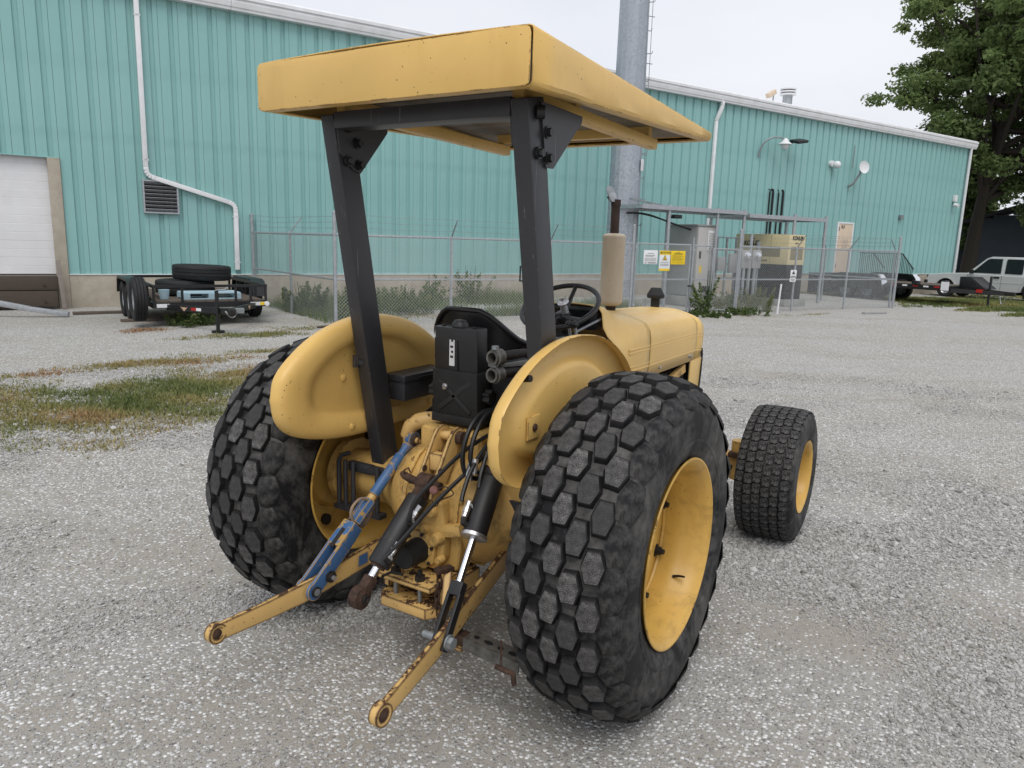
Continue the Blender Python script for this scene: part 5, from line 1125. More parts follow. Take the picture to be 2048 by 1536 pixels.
def front_wheel(side):
    c = V(0.832*side, 2.0055, 0.385)
    wl = sub('front_wheel', TR, c, (0, 0, 0 if side > 0 else math.pi))
    prof = [(-0.140,0.200),(-0.152,0.215),(-0.163,0.245)]+FT+[(0.163,0.245),(0.152,0.215),(0.140,0.200)]
    part(MB().lathe(prof, n=72), 'tyre', 'rubber', wl, smooth=50)
    rim = [(0.138,0.197),(0.150,0.212),(0.158,0.214),(0.156,0.204),(0.14,0.19),(0.11,0.186),(0.06,0.170),(-0.06,0.170),(-0.11,0.186),(-0.14,0.19),(-0.156,0.204),(-0.158,0.214),(-0.150,0.212)]
    part(MB().lathe(rim, n=56), 'rim', 'rim', wl, smooth=40)
    part(MB().lathe([(0.02,0.172),(0.03,0.12),(0.05,0.09),(0.05,0.0),(0.03,0.0),(0.02,0.12),(0.0,0.172)], n=40), 'wheel_disc', 'rim', wl)
    for k in range(6):
        a = k*math.pi/3; p = V(0.045, 0.11*math.cos(a), 0.11*math.sin(a)); part(MB().cyl(p-V(0.02,0,0), p+V(0.03,0,0), 0.014, 6), 'wheel_nut', 'darkiron', wl)
    part(MB().lathe([(0.05,0.06),(0.11,0.055),(0.12,0.04),(0.12,0.0)], n=24), 'hub', 'rim', wl)
    mw = Matrix.Translation(c) @ Matrix.Rotation(0 if side > 0 else math.pi, 4, 'Z'); rest = []
    for j in range(6):
        for k in range(40):
            x = (j-2.5)*0.0485; ang = (k+(0.22 if j % 2 else 0)+(0.12 if j in (0, 5) else 0))*2*math.pi/40
            F, p, n = lug_frame(FT, x, ang); F = F @ Matrix.Rotation(R_(6 if j % 2 else -6), 4, 'Z')
            wp = mw @ p; vis = (mw.to_3x3() @ n).dot((V(CAM)-wp).normalized())
            if side > 0 and vis > 0.0: link('tread_block', BLK, wl, F)
            else: rest.append((BLK, F))
    o = link('tread_block_rest', join_meshes('tread_block_rest', rest, [MT['lugside'], MT['blocktop']]), wl); o['kind'] = 'stuff'
front_wheel(1); front_wheel(-1)

# --- chassis
def chassis():
    ax = [(-0.70,0.10),(-0.66,0.105),(-0.655,0.15),(-0.62,0.15),(-0.61,0.105),(-0.40,0.11),(-0.33,0.125),(-0.27,0.165),(-0.22,0.205),(-0.19,0.222),(-0.165,0.235),(-0.13,0.240),(0.13,0.240),(0.165,0.235),(0.19,0.222),(0.22,0.205),(0.27,0.165),(0.33,0.125),(0.40,0.11),(0.61,0.105),(0.62,0.15),(0.655,0.15),(0.66,0.105),(0.70,0.10)]
    part(MB().lathe(ax, (0,0,0.625), n=56), 'rear_axle_housing', 'yel_cast', smooth=40)
    for s in (-1, 1):
        part(MB().lathe([(0,0.228),(0,0.250),(0.018,0.250),(0.018,0.228)], (0.13*s-0.009,0,0.625), n=56), 'housing_flange', 'yel_cast', smooth=30)
        for k in range(12):
            a = k*math.pi/6+0.2; p = V(0.13*s+0.012*s, 0.242*math.cos(a), 0.625+0.242*math.sin(a))
            part(MB().cyl(p, p+V(0.012*s,0,0), 0.011, 6), 'flange_bolt', 'yel_cast')
        part(MB().mm((0.33*s,-0.085,0.56),(0.56*s,0.085,0.715)), 'axle_saddle', 'yel_cast', bevel=0.02)
    part(MB().mm((-0.16,-0.05,0.42),(0.16,0.75,0.82)), 'transmission_case', 'yel_cast', bevel=0.03, seg=3)
    part(MB().mm((-0.13,0.75,0.42),(0.13,1.15,0.80)), 'clutch_housing', 'yel_cast', bevel=0.03)
    part(MB().mm((-0.17,1.15,0.48),(0.17,1.95,0.93)), 'engine_block', 'darkiron', bevel=0.02)
    part(MB().mm((-0.14,1.2,0.40),(0.14,1.85,0.49)), 'oil_pan', 'darkiron', bevel=0.03)
    part(MB().mm((-0.19,1.98,0.55),(0.19,2.10,1.15)), 'radiator', 'blackmatte')
    for k in range(4): part(MB().tube(bez((0.18,1.35+0.16*k,0.92),(0.24,1.35+0.16*k,0.90),(0.24,1.35+0.16*k,0.80),(0.22,1.45+0.1*k,0.76),8),0.02,8), 'manifold_pipe', 'pipebrown')
    # rear lift cover and rear casting
    part(MB().mm((-0.155,-0.12,0.80),(0.155,0.35,0.94)), 'lift_cover', 'yel_cast', bevel=0.03, seg=3)
    c = MB(); c.prism([(-0.13,0.41),(0.13,0.41),(0.145,0.50),(0.15,0.62),(0.12,0.72),(0.06,0.755),(-0.08,0.755),(-0.14,0.70),(-0.15,0.52)], (0,-0.155,0), (1,0,0), (0,0,1), (0,-0.08,0))
    part(c, 'rear_cover', 'yel_cast', bevel=0.016, seg=3)
    c = MB(); c.prism([(-0.09,0.42),(0.06,0.42),(0.10,0.47),(0.105,0.60),(0.09,0.70),(-0.02,0.715),(-0.09,0.66),(-0.10,0.52)], (0,-0.23,0), (1,0,0), (0,0,1), (0,-0.055,0))
    part(c, 'pump_housing', 'yel_cast', bevel=0.014, seg=3)
    for (x, z, r, l) in ((-0.055,0.635,0.042,0.045),(0.055,0.66,0.02,0.03),(0.078,0.555,0.026,0.035),(0.02,0.585,0.018,0.03),(0.092,0.475,0.016,0.03),(-0.01,0.68,0.014,0.03),(0.05,0.50,0.014,0.03)):
        part(MB().lathe([(0,r*1.15),(l*0.7,r),(l,r*0.8),(l,0)], (x,-0.280,z), (0,-1,0), 20), 'casting_boss', 'yel_cast')
    part(MB().bar((0.02,-0.27,0.575),(0.17,-0.25,0.60),0.05,0.05), 'casting_rib', 'yel_cast', bevel=0.012)
    part(MB().mm((0.135,-0.22,0.56),(0.21,-0.05,0.60)), 'casting_rib', 'yel_cast', bevel=0.01)
    # pto
    part(MB().prism([(-0.075,0.43),(0.03,0.425),(0.075,0.46),(0.08,0.53),(0.03,0.575),(-0.055,0.57),(-0.085,0.52)], (-0.005,-0.283,-0.002), (1,0,0), (0,0,1), (0,-0.022,0)), 'pto_flange', 'yel_cast', bevel=0.005)
    for k in range(6):
        a = k*math.pi/3+0.3; p = V(0.066*math.cos(a), -0.305, 0.498+0.066*math.sin(a)); part(MB().cyl(p, p+V(0,-0.006,0), 0.008, 6), 'flange_bolt', 'darkiron')
    part(MB().lathe([(0,0.0),(0,0.05),(0.10,0.046),(0.102,0.0)], (0,-0.30,0.498), (0,-1,0), 28), 'pto_guard', 'blackmatte')
    # drawbar frame
    m = MB(); m.mm((-0.13,-0.40,0.385),(0.13,-0.10,0.405)); part(m, 'drawbar_plate', 'yel_chip', bevel=0.004)
    m = MB(); m.prism([(-0.14,-0.36),(-0.11,-0.405),(0.11,-0.405),(0.14,-0.36),(0.14,-0.06),(-0.14,-0.06)], (0,0,0.275), (1,0,0), (0,1,0), (0,0,0.045)); part(m, 'drawbar_support', 'yel_chip', bevel=0.008)
    for x in (-0.135, 0.135): part(MB().mm((x-0.012,-0.34,0.318),(x+0.012,-0.10,0.388)), 'support_side', 'yel_chip')
    for x in (-0.07, 0.05):
        part(MB().cyl((x,-0.36,0.405),(x,-0.36,0.425),0.021,6).cyl((x,-0.36,0.425),(x,-0.36,0.445),0.010,8), 'plate_bolt', 'darkiron'); part(MB().cyl((x,-0.36,0.32),(x,-0.36,0.386),0.009,8), 'plate_stud', 'galvd')
    # front end
    part(MB().mm((-0.60,1.955,0.38),(0.60,2.055,0.46)), 'front_axle_beam', 'yel_cast', bevel=0.015)
    for s in (-1, 1):
        part(MB().cyl((0.60*s,2.0,0.30),(0.60*s,2.0,0.54),0.042,16), 'king_pin', 'yel_cast'); part(MB().cyl((0.60*s,2.0,0.385),(0.80*s,2.0,0.385),0.035,14), 'spindle', 'darkiron')
        part(MB().mm((0.19*s-0.02,1.1,0.46),(0.19*s+0.02,2.3,0.58)), 'frame_rail', 'yel_cast', bevel=0.008)
        part(MB().bar((0.20*s,0.35,0.45),(0.42*s,0.35,0.45),0.35,0.02), 'foot_plate', 'yel_cast')
    part(MB().mm((-0.22,2.25,0.45),(0.22,2.37,0.72)), 'front_weight_bracket', 'yel_cast', bevel=0.02)
    part(MB().cyl((0.60,1.88,0.40),(0.05,1.85,0.46),0.016,10), 'tie_rod', 'darkiron')
    part(MB().mm((0.555,1.93,0.445),(0.65,2.07,0.475)), 'steering_arm', 'rust', bevel=0.006)
chassis()

# --- hitch
def hitch():
    Lk = {}
    for s, pts in ((-1, [(-0.245,-0.02,0.445),(-0.285,-0.30,0.395),(-0.322,-0.575,0.345),(-0.355,-0.75,0.325),(-0.390,-0.94,0.312)]), (1, [(0.245,-0.02,0.455),(0.285,-0.30,0.405),(0.320,-0.575,0.345),(0.350,-0.75,0.327),(0.386,-0.955,0.312)])):
        t = 0.020; rings = []
        for (x, y, z), h in zip(pts, (0.085,0.085,0.080,0.070,0.062)):
            rings.append([V(x-t/2,y,z-h/2), V(x+t/2,y,z-h/2), V(x+t/2,y,z+h/2), V(x-t/2,y,z+h/2)])
        lk = part(MB().loft(rings), 'lower_link', 'yel_chip', bevel=0.004)
        e = V(pts[-1]); part(MB().lathe([(-0.013,0.020),(-0.016,0.036),(0.016,0.036),(0.013,0.020)], e, (1,0,0.0), 28, loop=True), 'link_end', 'yel_chip', lk, bevel=0.0)
        part(MB().sphere(e, 0.023, 16, 10, (0.8,1,1)), 'link_ball', 'rust', lk)
        part(MB().cyl(V(pts[0])-V(0.04,0,0), V(pts[0])+V(0.04,0,0), 0.024, 14), 'link_pivot', 'yel_cast')
    # lift arms
    part(MB().cyl((-0.20,0.05,0.885),(0.20,0.05,0.885),0.048,24), 'rock_shaft', 'yel_cast')
    for s in (-1, 1):
        P = [V(-0.15,0.06,0.895), V(-0.20,0.01,0.925), V(-0.262,-0.028,0.905), V(-0.293,-0.031,0.845)] if s < 0 else [V(0.17,0.06,0.895), V(0.20,-0.06,0.90), V(0.235,-0.14,0.87), V(0.262,-0.19,0.825)]
        la = part(MB().tube(spline(P, 5), [0.040-0.0007*k for k in range(16)], 12), 'lift_arm', 'yel_chip')
        part(MB().cyl(P[0]-V(0.03,0,0), P[0]+V(0.03,0,0), 0.056, 24), 'arm_boss', 'yel_cast')
    # yellow fork bracket for the top link
    for x in (-0.018, 0.058):
        poly = [(-0.095,0.93),(-0.11,0.955),(-0.14,0.965),(-0.175,0.955),(-0.20,0.925),(-0.285,0.785),(-0.315,0.715),(-0.27,0.66),(-0.235,0.655),(-0.225,0.70),(-0.215,0.76),(-0.15,0.86)]
        part(MB().prism(poly, (x-0.0085,0,0), (0,1,0), (0,0,1), (0.017,0,0)), 'toplink_bracket_plate', 'yel_chip', bevel=0.004)
    part(MB().mm((-0.01,-0.235,0.80),(0.05,-0.195,0.87)), 'bracket_web', 'yel_chip', bevel=0.006)
    part(MB().cyl((-0.045,-0.148,0.925),(0.085,-0.148,0.925),0.019,14), 'bracket_pin', 'yel_chip')
    part(MB().cyl((0.066,-0.148,0.925),(0.092,-0.148,0.925),0.026,14), 'pin_head', 'rust')
    part(MB().tube(bez((0.09,-0.15,0.93),(0.12,-0.17,0.935),(0.13,-0.2,0.915),(0.125,-0.2,0.90),8),0.003,5), 'cotter_wire', 'rust')
    part(MB().cyl((-0.05,-0.285,0.765),(0.088,-0.285,0.765),0.016,12), 'toplink_pin', 'rust')
    part(MB().tube([(-0.05,-0.285,0.765),(-0.10,-0.275,0.772),(-0.115,-0.27,0.775)],[0.017,0.015,0.011],10), 'pin_handle', 'rust')
    part(MB().tube([(-0.09,-0.283,0.77),(-0.085,-0.295,0.80),(-0.07,-0.285,0.81),(-0.065,-0.28,0.79)],0.0035,6), 'lynch_ring', 'rust')
    for (x, y, z) in ((-0.010,-0.262,0.815),(0.066,-0.262,0.815)): part(MB().cyl((x-0.003,y,z),(x+0.004,y,z),0.012,12), 'bracket_hole_bush', 'rust')
    # top link cylinder
    a, b = V(0.02,-0.285,0.765), V(-0.022,-0.612,0.418); d = (b-a).normalized()
    tl = sub('top_link_cylinder', TR)
    part(MB().lathe([(-0.03,0.016),(-0.03,0.038),(0.03,0.038),(0.03,0.016)], a, (1,0,0), 24), 'cylinder_eye', 'rust', tl)
    part(MB().bar(a+d*0.02, a+d*0.075, 0.05, 0.05), 'cylinder_neck', 'rust', tl, bevel=0.008)
    part(MB().tube([a+d*0.065, a+d*0.07, a+d*0.345, a+d*0.35], [0.041,0.0435,0.0435,0.041], 28), 'cylinder_barrel', 'cyl', tl)
    part(MB().tube([a+d*0.345, a+d*0.36], [0.030,0.028], 24), 'cylinder_gland', 'rust', tl)
    part(MB().cyl(a+d*0.35, a+d*0.415, 0.017, 20), 'piston_rod', 'chrome', tl)
    part(MB().bar(a+d*0.395, b-d*0.02, 0.045, 0.04), 'rod_end_neck', 'rust', tl, bevel=0.01)
    part(MB().lathe([(-0.028,0.0),(-0.028,0.022),(-0.020,0.030),(-0.018,0.041),(0.018,0.041),(0.020,0.030),(0.028,0.022),(0.028,0.0)], b, (1,0,0), 28), 'rod_end_ball', 'rust', tl, bevel=0.0)
    part(MB().lathe([(0,0.014),(0.002,0.018),(0.006,0.018),(0.008,0.013),(0.0,0.0)], b+V(0.028,0,0), (1,0,0), 20), 'ball_socket_ring', 'darkiron', tl)
    # hose fittings on the barrel
    up = V(0.9,-0.25,0.35).normalized()
    for t0 in (0.10, 0.255):
        p = a+d*(t0+0.06)+up*0.046; q = p-d*0.055+up*0.006
        part(MB().cyl(a+d*(t0+0.075)+up*0.02, a+d*(t0+0.075)+up*0.058, 0.012, 8), 'port_elbow', 'darkiron', tl)
        part(MB().tube([p+d*0.012+up*0.012, p, p-d*0.012, p-d*0.014, p-d*0.030, p-d*0.032, q], [0.010,0.010,0.010,0.0125,0.0125,0.009,0.011], 8), 'hose_fitting', 'zinc', tl)
    # blue levelling link
    bl = sub('levelling_link', TR); bl['label'] = 'blue levelling link with paint flaking to yellow'
    a, b = V(-0.262,-0.036,0.838), V(-0.322,-0.575,0.348); d = (b-a).normalized()
    part(MB().lathe([(-0.017,0.022),(-0.017,0.036),(0.017,0.036),(0.017,0.022)], a, (1,0,0), 24, loop=True), 'upper_eye', 'blue', bl)
    part(MB().sphere(a+V(0.012,0,0), 0.026, 14, 9, (0.8,1,1)), 'upper_ball', 'rust', bl); part(MB().cyl(a+V(0.0,0,0), a+V(0.045,0,0), 0.014, 12), 'upper_pin', 'yel_chip', bl)
    part(MB().tube([a+d*0.030, a+d*0.06, a+d*0.10], [0.024,0.017,0.016], 14), 'upper_rod', 'blue', bl)
    part(MB().tube([a+d*0.085, a+d*0.09, a+d*0.285, a+d*0.29], [0.020,0.0225,0.0225,0.021], 20), 'sleeve', 'blue', bl)
    part(MB().tube([a+d*0.288, a+d*0.325], 0.0185, 18), 'bare_neck', 'yel_chip', bl)
    part(MB().tube([a+d*0.315, a+d*0.325, a+d*0.425, a+d*0.428], [0.026,0.031,0.031,0.029], 8), 'turnbuckle_body', 'blue', bl, smooth=25)
    part(MB().tube([a+d*0.427, a+d*0.432], [0.0325]*2, 20), 'joint_ring', 'darkiron', bl)
    sd_ = V(0,-d.z,d.y).normalized()
    if sd_.z < 0: sd_ = -sd_
    for s in (-1, 1):
        o = sd_*s; q = V(s*0.012,0,0)
        P = spline([a+d*0.328+o*0.028+q, a+d*0.345+o*0.062+q, a+d*0.385+o*0.074+q, a+d*0.415+o*0.060+q, a+d*0.428+o*0.028+q], 5)
        part(MB().tube(P, 0.0062, 8), 'handle_loop', 'blue', bl)
    part(MB().bar(a+d*0.430, a+d*0.545, 0.066, 0.062, up=sd_, w1=0.072, h1=0.068), 'fork_body', 'blue', bl, bevel=0.008)
    part(MB().bar(a+d*0.470+sd_*0.028, a+d*0.555+sd_*0.030, 0.020, 0.010, up=sd_), 'fork_slot', 'darkiron', bl)
    for x in (-0.029, 0.029):
        c = a+d*0.53+V(x,0,0)*1.0; e = b+V(x,0,0)
        part(MB().bar(c, e, 0.014, 0.062, up=sd_), 'fork_arm', 'blue', bl, bevel=0.004)
        part(MB().cyl(e-V(0.0072,0,0), e+V(0.0072,0,0), 0.036, 22), 'fork_tip', 'blue', bl)
    part(MB().cyl(b-V(0.05,0,0), b+V(0.048,0,0), 0.014, 14), 'fork_pin', 'galvd', bl); part(MB().cyl(b+V(0.034,0,0), b+V(0.046,0,0), 0.022, 6), 'pin_nut', 'darkiron', bl)
    part(MB().cyl((-0.312,-0.50,0.385),(-0.262,-0.505,0.385),0.018,12).cyl((-0.285,-0.503,0.385),(-0.272,-0.505,0.385),0.025,6), 'stay_bolt', 'darkiron')
    part(MB().cyl((-0.262,-0.505,0.385),(-0.250,-0.506,0.385),0.010,10), 'stay_bolt_tip', 'zinc')
    part(MB().prism([(-0.36,0.365),(-0.30,0.365),(-0.30,0.415),(-0.355,0.415)], (-0.2735,0,0.005), (0,1,0), (0,0,1), (0.003,0,0)), 'blue_patch', 'blue')
    # right lift cylinder
    rc = sub('lift_cylinder', TR)
    a, b = V(0.262,-0.19,0.825), V(0.320,-0.578,0.350); d = (b-a).normalized()
    part(MB().lathe([(-0.03,0.015),(-0.03,0.032),(0.03,0.032),(0.03,0.015)], a, (1,0,0), 22), 'cylinder_eye', 'darkiron', rc)
    part(MB().tube([a+d*0.02, a+d*0.025, a+d*0.235, a+d*0.24], [0.042,0.045,0.045,0.043], 30), 'cylinder_barrel', 'cyl', rc)
    part(MB().tube([a+d*0.238, a+d*0.240, a+d*0.252, a+d*0.254], [0.046,0.050,0.050,0.046], 30), 'cylinder_gland', 'zinc', rc)
    part(MB().cyl(a+d*0.25, a+d*0.43, 0.0145, 20), 'piston_rod', 'chrome', rc)
    sd2 = V(0,-d.z,d.y).normalized()
    part(MB().bar(a+d*0.415, a+d*0.465, 0.052, 0.036, up=sd2), 'clevis_block', 'black', rc, bevel=0.004)
    for x in (-0.022, 0.022):
        part(MB().bar(a+d*0.455+V(x,0,0), b+d*0.035+V(x,0,0), 0.013, 0.034, up=sd2), 'clevis_arm', 'black', rc, bevel=0.004)
    part(MB().cyl(b-V(0.075,0,0), b+V(0.05,0,0), 0.013, 14), 'clevis_pin', 'galvd', rc); part(MB().cyl(b+V(0.030,0,0), b+V(0.036,0,0), 0.027, 18), 'pin_washer', 'galvd', rc); part(MB().cyl(b+V(0.036,0,0), b+V(0.052,0,0), 0.021, 6), 'pin_nut', 'galvd', rc)
    upv = V(-0.5,-0.8,0.35).normalized()
    p = a+d*0.205+upv*0.050
    part(MB().tube([a+d*0.215+upv*0.03, p+upv*0.008, p-d*0.02+upv*0.010], 0.014, 8), 'port_elbow', 'darkiron', rc)
    part(MB().tube([p-d*0.015+upv*0.012, p-d*0.035+upv*0.012, p-d*0.036+upv*0.012, p-d*0.055+upv*0.012, p-d*0.056+upv*0.012, p-d*0.08+upv*0.012], [0.011,0.011,0.0135,0.0135,0.010,0.012], 8), 'hose_fitting', 'zinc', rc)
    part(MB().prism([(0,0),(0.02,0.005),(0.022,0.03),(0.004,0.028)], a+d*0.14+upv*0.0458+V(0,0,-0.01), (0.55,-0.2,-0.1), (0.0,-0.35,0.9), upv*0.001), 'cylinder_sticker', 'decal', rc)
    # yellow web behind right cylinder and stay
    part(MB().prism([(0.13,0.86),(0.42,0.78),(0.42,0.60),(0.13,0.55)], (0,-0.10,0), (1,0,0), (0,0,1), (0,-0.016,0)), 'axle_web', 'yel_cast', bevel=0.004)
    part(MB().bar((0.36,-0.10,0.62),(0.34,-0.13,0.44),0.035,0.025), 'stay_strut', 'yel_cast')
    # stabiliser
    st = sub('stabiliser_bar', TR)
    part(MB().bar((0.33,-0.43,0.303),(0.56,-0.43,0.283),0.066,0.006), 'channel_top', 'dirtysteel', st)
    for k in range(4): x0 = 0.365+0.05*k; z0 = 0.3068-0.0870*(x0-0.33); part(MB().prism([(0.014*math.cos(q*0.5236)*(1.3 if k % 2 else 0.8), 0.010*math.sin(q*0.5236)) for q in range(12)], (x0,-0.43,z0), (1,0,-0.087), (0,1,0), (0,0,0.0012)), 'hole_shade_disc', 'dark', st)  # dark discs laid on the plate as the shade of its holes
    part(MB().bar((0.33,-0.463,0.285),(0.56,-0.463,0.265),0.006,0.045), 'channel_side', 'dirtysteel', st); part(MB().bar((0.33,-0.397,0.285),(0.56,-0.397,0.265),0.006,0.045), 'channel_side', 'dirtysteel', st)
    part(MB().mm((0.275,-0.455,0.268),(0.335,-0.405,0.30)), 'stabiliser_shank', 'rust', st, bevel=0.005)
    part(MB().cyl((0.262,-0.43,0.262),(0.262,-0.43,0.306),0.032,16), 'stabiliser_eye', 'darkiron', st); part(MB().cyl((0.262,-0.43,0.306),(0.262,-0.43,0.316),0.016,6), 'stabiliser_bolt', 'darkiron', st)
    part(MB().mm((0.235,-0.46,0.245),(0.32,-0.40,0.258)), 'stabiliser_tab', 'yel_chip', st)
    # check chain
    ch = sub('check_chain', TR); P = [(0.142,-0.365,0.462-0.031*k) for k in range(8)]
    for k, p in enumerate(P):
        a_ = 0.010; h_ = 0.014; ring = []
        for q in range(16):
            t = q*2*math.pi/16; u_ = a_*math.cos(t); v_ = (h_+0.008)*math.sin(t)
            ring.append(V(p)+(V(u_,0,v_) if k % 2 else V(0,u_,v_))+V(0.004*math.sin(k*1.3),0.003*math.cos(k),0))
        part(MB().tube(ring, 0.0045, 7, closed=True), 'chain_link', 'rust', ch)
    part(MB().bar((0.16,-0.33,0.465),(0.20,-0.40,0.36),0.03,0.02), 'chain_bracket', 'yel_chip', ch, bevel=0.004)
    part(MB().bar((0.142,-0.38,0.475),(0.165,-0.31,0.468),0.035,0.02), 'chain_anchor', 'rust', ch, bevel=0.005)
    part(MB().tube([(-0.02,-0.47,0.405),(-0.06,-0.46,0.40),(-0.075,-0.43,0.415),(-0.05,-0.41,0.43),(0.0,-0.40,0.43)],0.006,6), 'hitch_hook', 'darkiron')
    # hanging pin on tyre side
    part(MB().tube([(0.555,-0.60,0.345),(0.60,-0.60,0.342),(0.615,-0.59,0.335),(0.617,-0.585,0.295)],0.009,8), 'hanging_pin', 'rust')
    for k in range(6):
        p = V(0.575,-0.60,0.352+0.016*k); part(MB().tube([p+(V(0.004*math.cos(q*0.785),0,0.010*math.sin(q*0.785)) if k % 2 else V(0,0.004*math.cos(q*0.785),0.010*math.sin(q*0.785))) for q in range(8)],0.0018,5,closed=True), 'pin_chain_link', 'rust')
    # hoses
    H = [ [(0.19,0.02,1.02),(0.17,-0.12,1.04),(0.165,-0.21,0.99),(0.165,-0.255,0.90),(0.17,-0.235,0.815),(0.20,-0.17,0.80),(0.225,-0.12,0.90)],
          [(0.21,0.05,1.00),(0.18,-0.10,1.035),(0.185,-0.20,0.975),(0.19,-0.24,0.885),(0.20,-0.20,0.82),(0.23,-0.14,0.86)],
          [(0.20,-0.02,0.97),(0.14,-0.20,0.90),(0.09,-0.34,0.80),(0.06,-0.405,0.735),(0.052,-0.425,0.67),(0.045,-0.395,0.648)],
          [(0.22,-0.02,0.94),(0.17,-0.22,0.83),(0.11,-0.36,0.72),(0.06,-0.455,0.62),(0.035,-0.505,0.57),(0.022,-0.535,0.545)],
          [(0.215,0.0,0.98),(0.21,-0.16,0.92),(0.215,-0.27,0.85),(0.222,-0.325,0.785),(0.228,-0.345,0.755)],
          [(0.23,-0.02,1.0),(0.225,-0.15,0.93),(0.24,-0.235,0.85),(0.25,-0.27,0.79)] ]
    for k, P in enumerate(H): part(MB().tube(spline(P, 7), 0.0095 if k < 2 else 0.0082, 8), 'hydraulic_hose', 'hose')
    part(MB().cyl((0.178,-0.22,0.855),(0.19,-0.25,0.80),0.014,8), 'hose_coupling', 'zinc'); part(MB().cyl((0.21,-0.235,0.885),(0.215,-0.25,0.83),0.012,8), 'hose_coupling', 'zinc')
    part(MB().sphere((0.075,-0.31,0.755),0.018,10,7), 'trailer_plug', simple_pink()); part(MB().tube(spline([(0.085,-0.31,0.76),(0.13,-0.31,0.78),(0.15,-0.29,0.75),(0.10,-0.30,0.72),(0.08,-0.30,0.69)],5),0.0025,5), 'plug_wire', 'rust')
def simple_pink():
    if 'pink' not in MT: MT['pink'] = simple('faded_red_plug', (0.30,0.14,0.12), 0.6)
    return 'pink'
hitch()

# --- roll bar and canopy
def rops():
    rp = sub('roll_bar', TR)
    for s in (-1, 1):
        b, t = V(0.42*s,-0.022,0.695), V(0.42*s,-0.292,2.135)
        part(MB().bar(b, t, 0.066, 0.105, up=(0,-1,0)), 'post', 'rops', rp, bevel=0.007)
        part(MB().mm((0.42*s-0.085,-0.13,0.672),(0.42*s+0.085,0.12,0.702)), 'post_foot', 'rops', rp, bevel=0.006)
        part(MB().mm((0.42*s-0.13*(1 if s > 0 else 1),-0.125,0.668),(0.42*s-0.0,-0.095,0.71)), 'foot_flange', 'rops', rp, bevel=0.004)
        for x in (0.50,0.545,0.36):
            part(MB().cyl((x*s,-0.145,0.50),(x*s,-0.145,0.72),0.0105,10), 'u_bolt', 'rops', rp)
        part(MB().tube([(0.585*s,-0.145,0.49),(0.585*s,-0.145,0.71),(0.578*s,-0.135,0.735),(0.56*s,-0.1,0.74)],0.0105,10), 'u_bolt', 'rops', rp)
        part(MB().mm((0.33*s,-0.165,0.495),(0.60*s,-0.12,0.515)), 'clamp_plate', 'rops', rp)
        # gusset plate at top, forward of post
        x = 0.42*s-0.036*s
        g = MB().prism([(-0.335,2.125),(-0.05,2.115),(-0.05,2.095),(-0.205,1.925),(-0.245,1.935),(-0.315,1.99)], (x-0.004,0,0), (0,1,0), (0,0,1), (0.008,0,0)); part(g, 'gusset_plate', 'rops', rp)
        g = MB().prism([(-0.27,2.125),(0.02,2.12),(0.02,2.10),(-0.175,1.925),(-0.225,1.925)], (0.42*s+0.0365*s-0.004,0,0), (0,1,0), (0,0,1), (0.008,0,0)); part(g, 'gusset_plate', 'rops', rp)
        for (y, z) in ((-0.225,2.035),(-0.275,1.965),(-0.215,1.955)):
            xx = 0.42*s+0.033*s if s > 0 else 0.42*s+0.038
            part(MB().cyl((xx,y,z),(xx+0.012,y,z),0.020,12).cyl((xx+0.012,y,z),(xx+0.026,y,z),0.014,6), 'gusset_bolt', 'black', rp)
        part(MB().cyl((0.42*s+0.033,-0.285,2.09),(0.42*s+0.055,-0.27,2.09),0.022,16), 'pivot_boss', 'black', rp)
    part(MB().mm((-0.387,-0.34,2.075),(0.387,-0.245,2.135)), 'cross_bar', 'rops', rp, bevel=0.006)
    part(MB().tube([(0.386,-0.20,1.60),(0.380,-0.235,1.60),(0.379,-0.235,1.55),(0.386,-0.20,1.55)],0.003,6), 'wire_clip', 'black', rp)
    part(MB().box((-0.455,-0.145,1.17),(0.03,0.05,0.05)).cyl((-0.44,-0.165,1.17),(-0.42,-0.175,1.17),0.012,6), 'fender_stay', 'rops', rp)
rops()
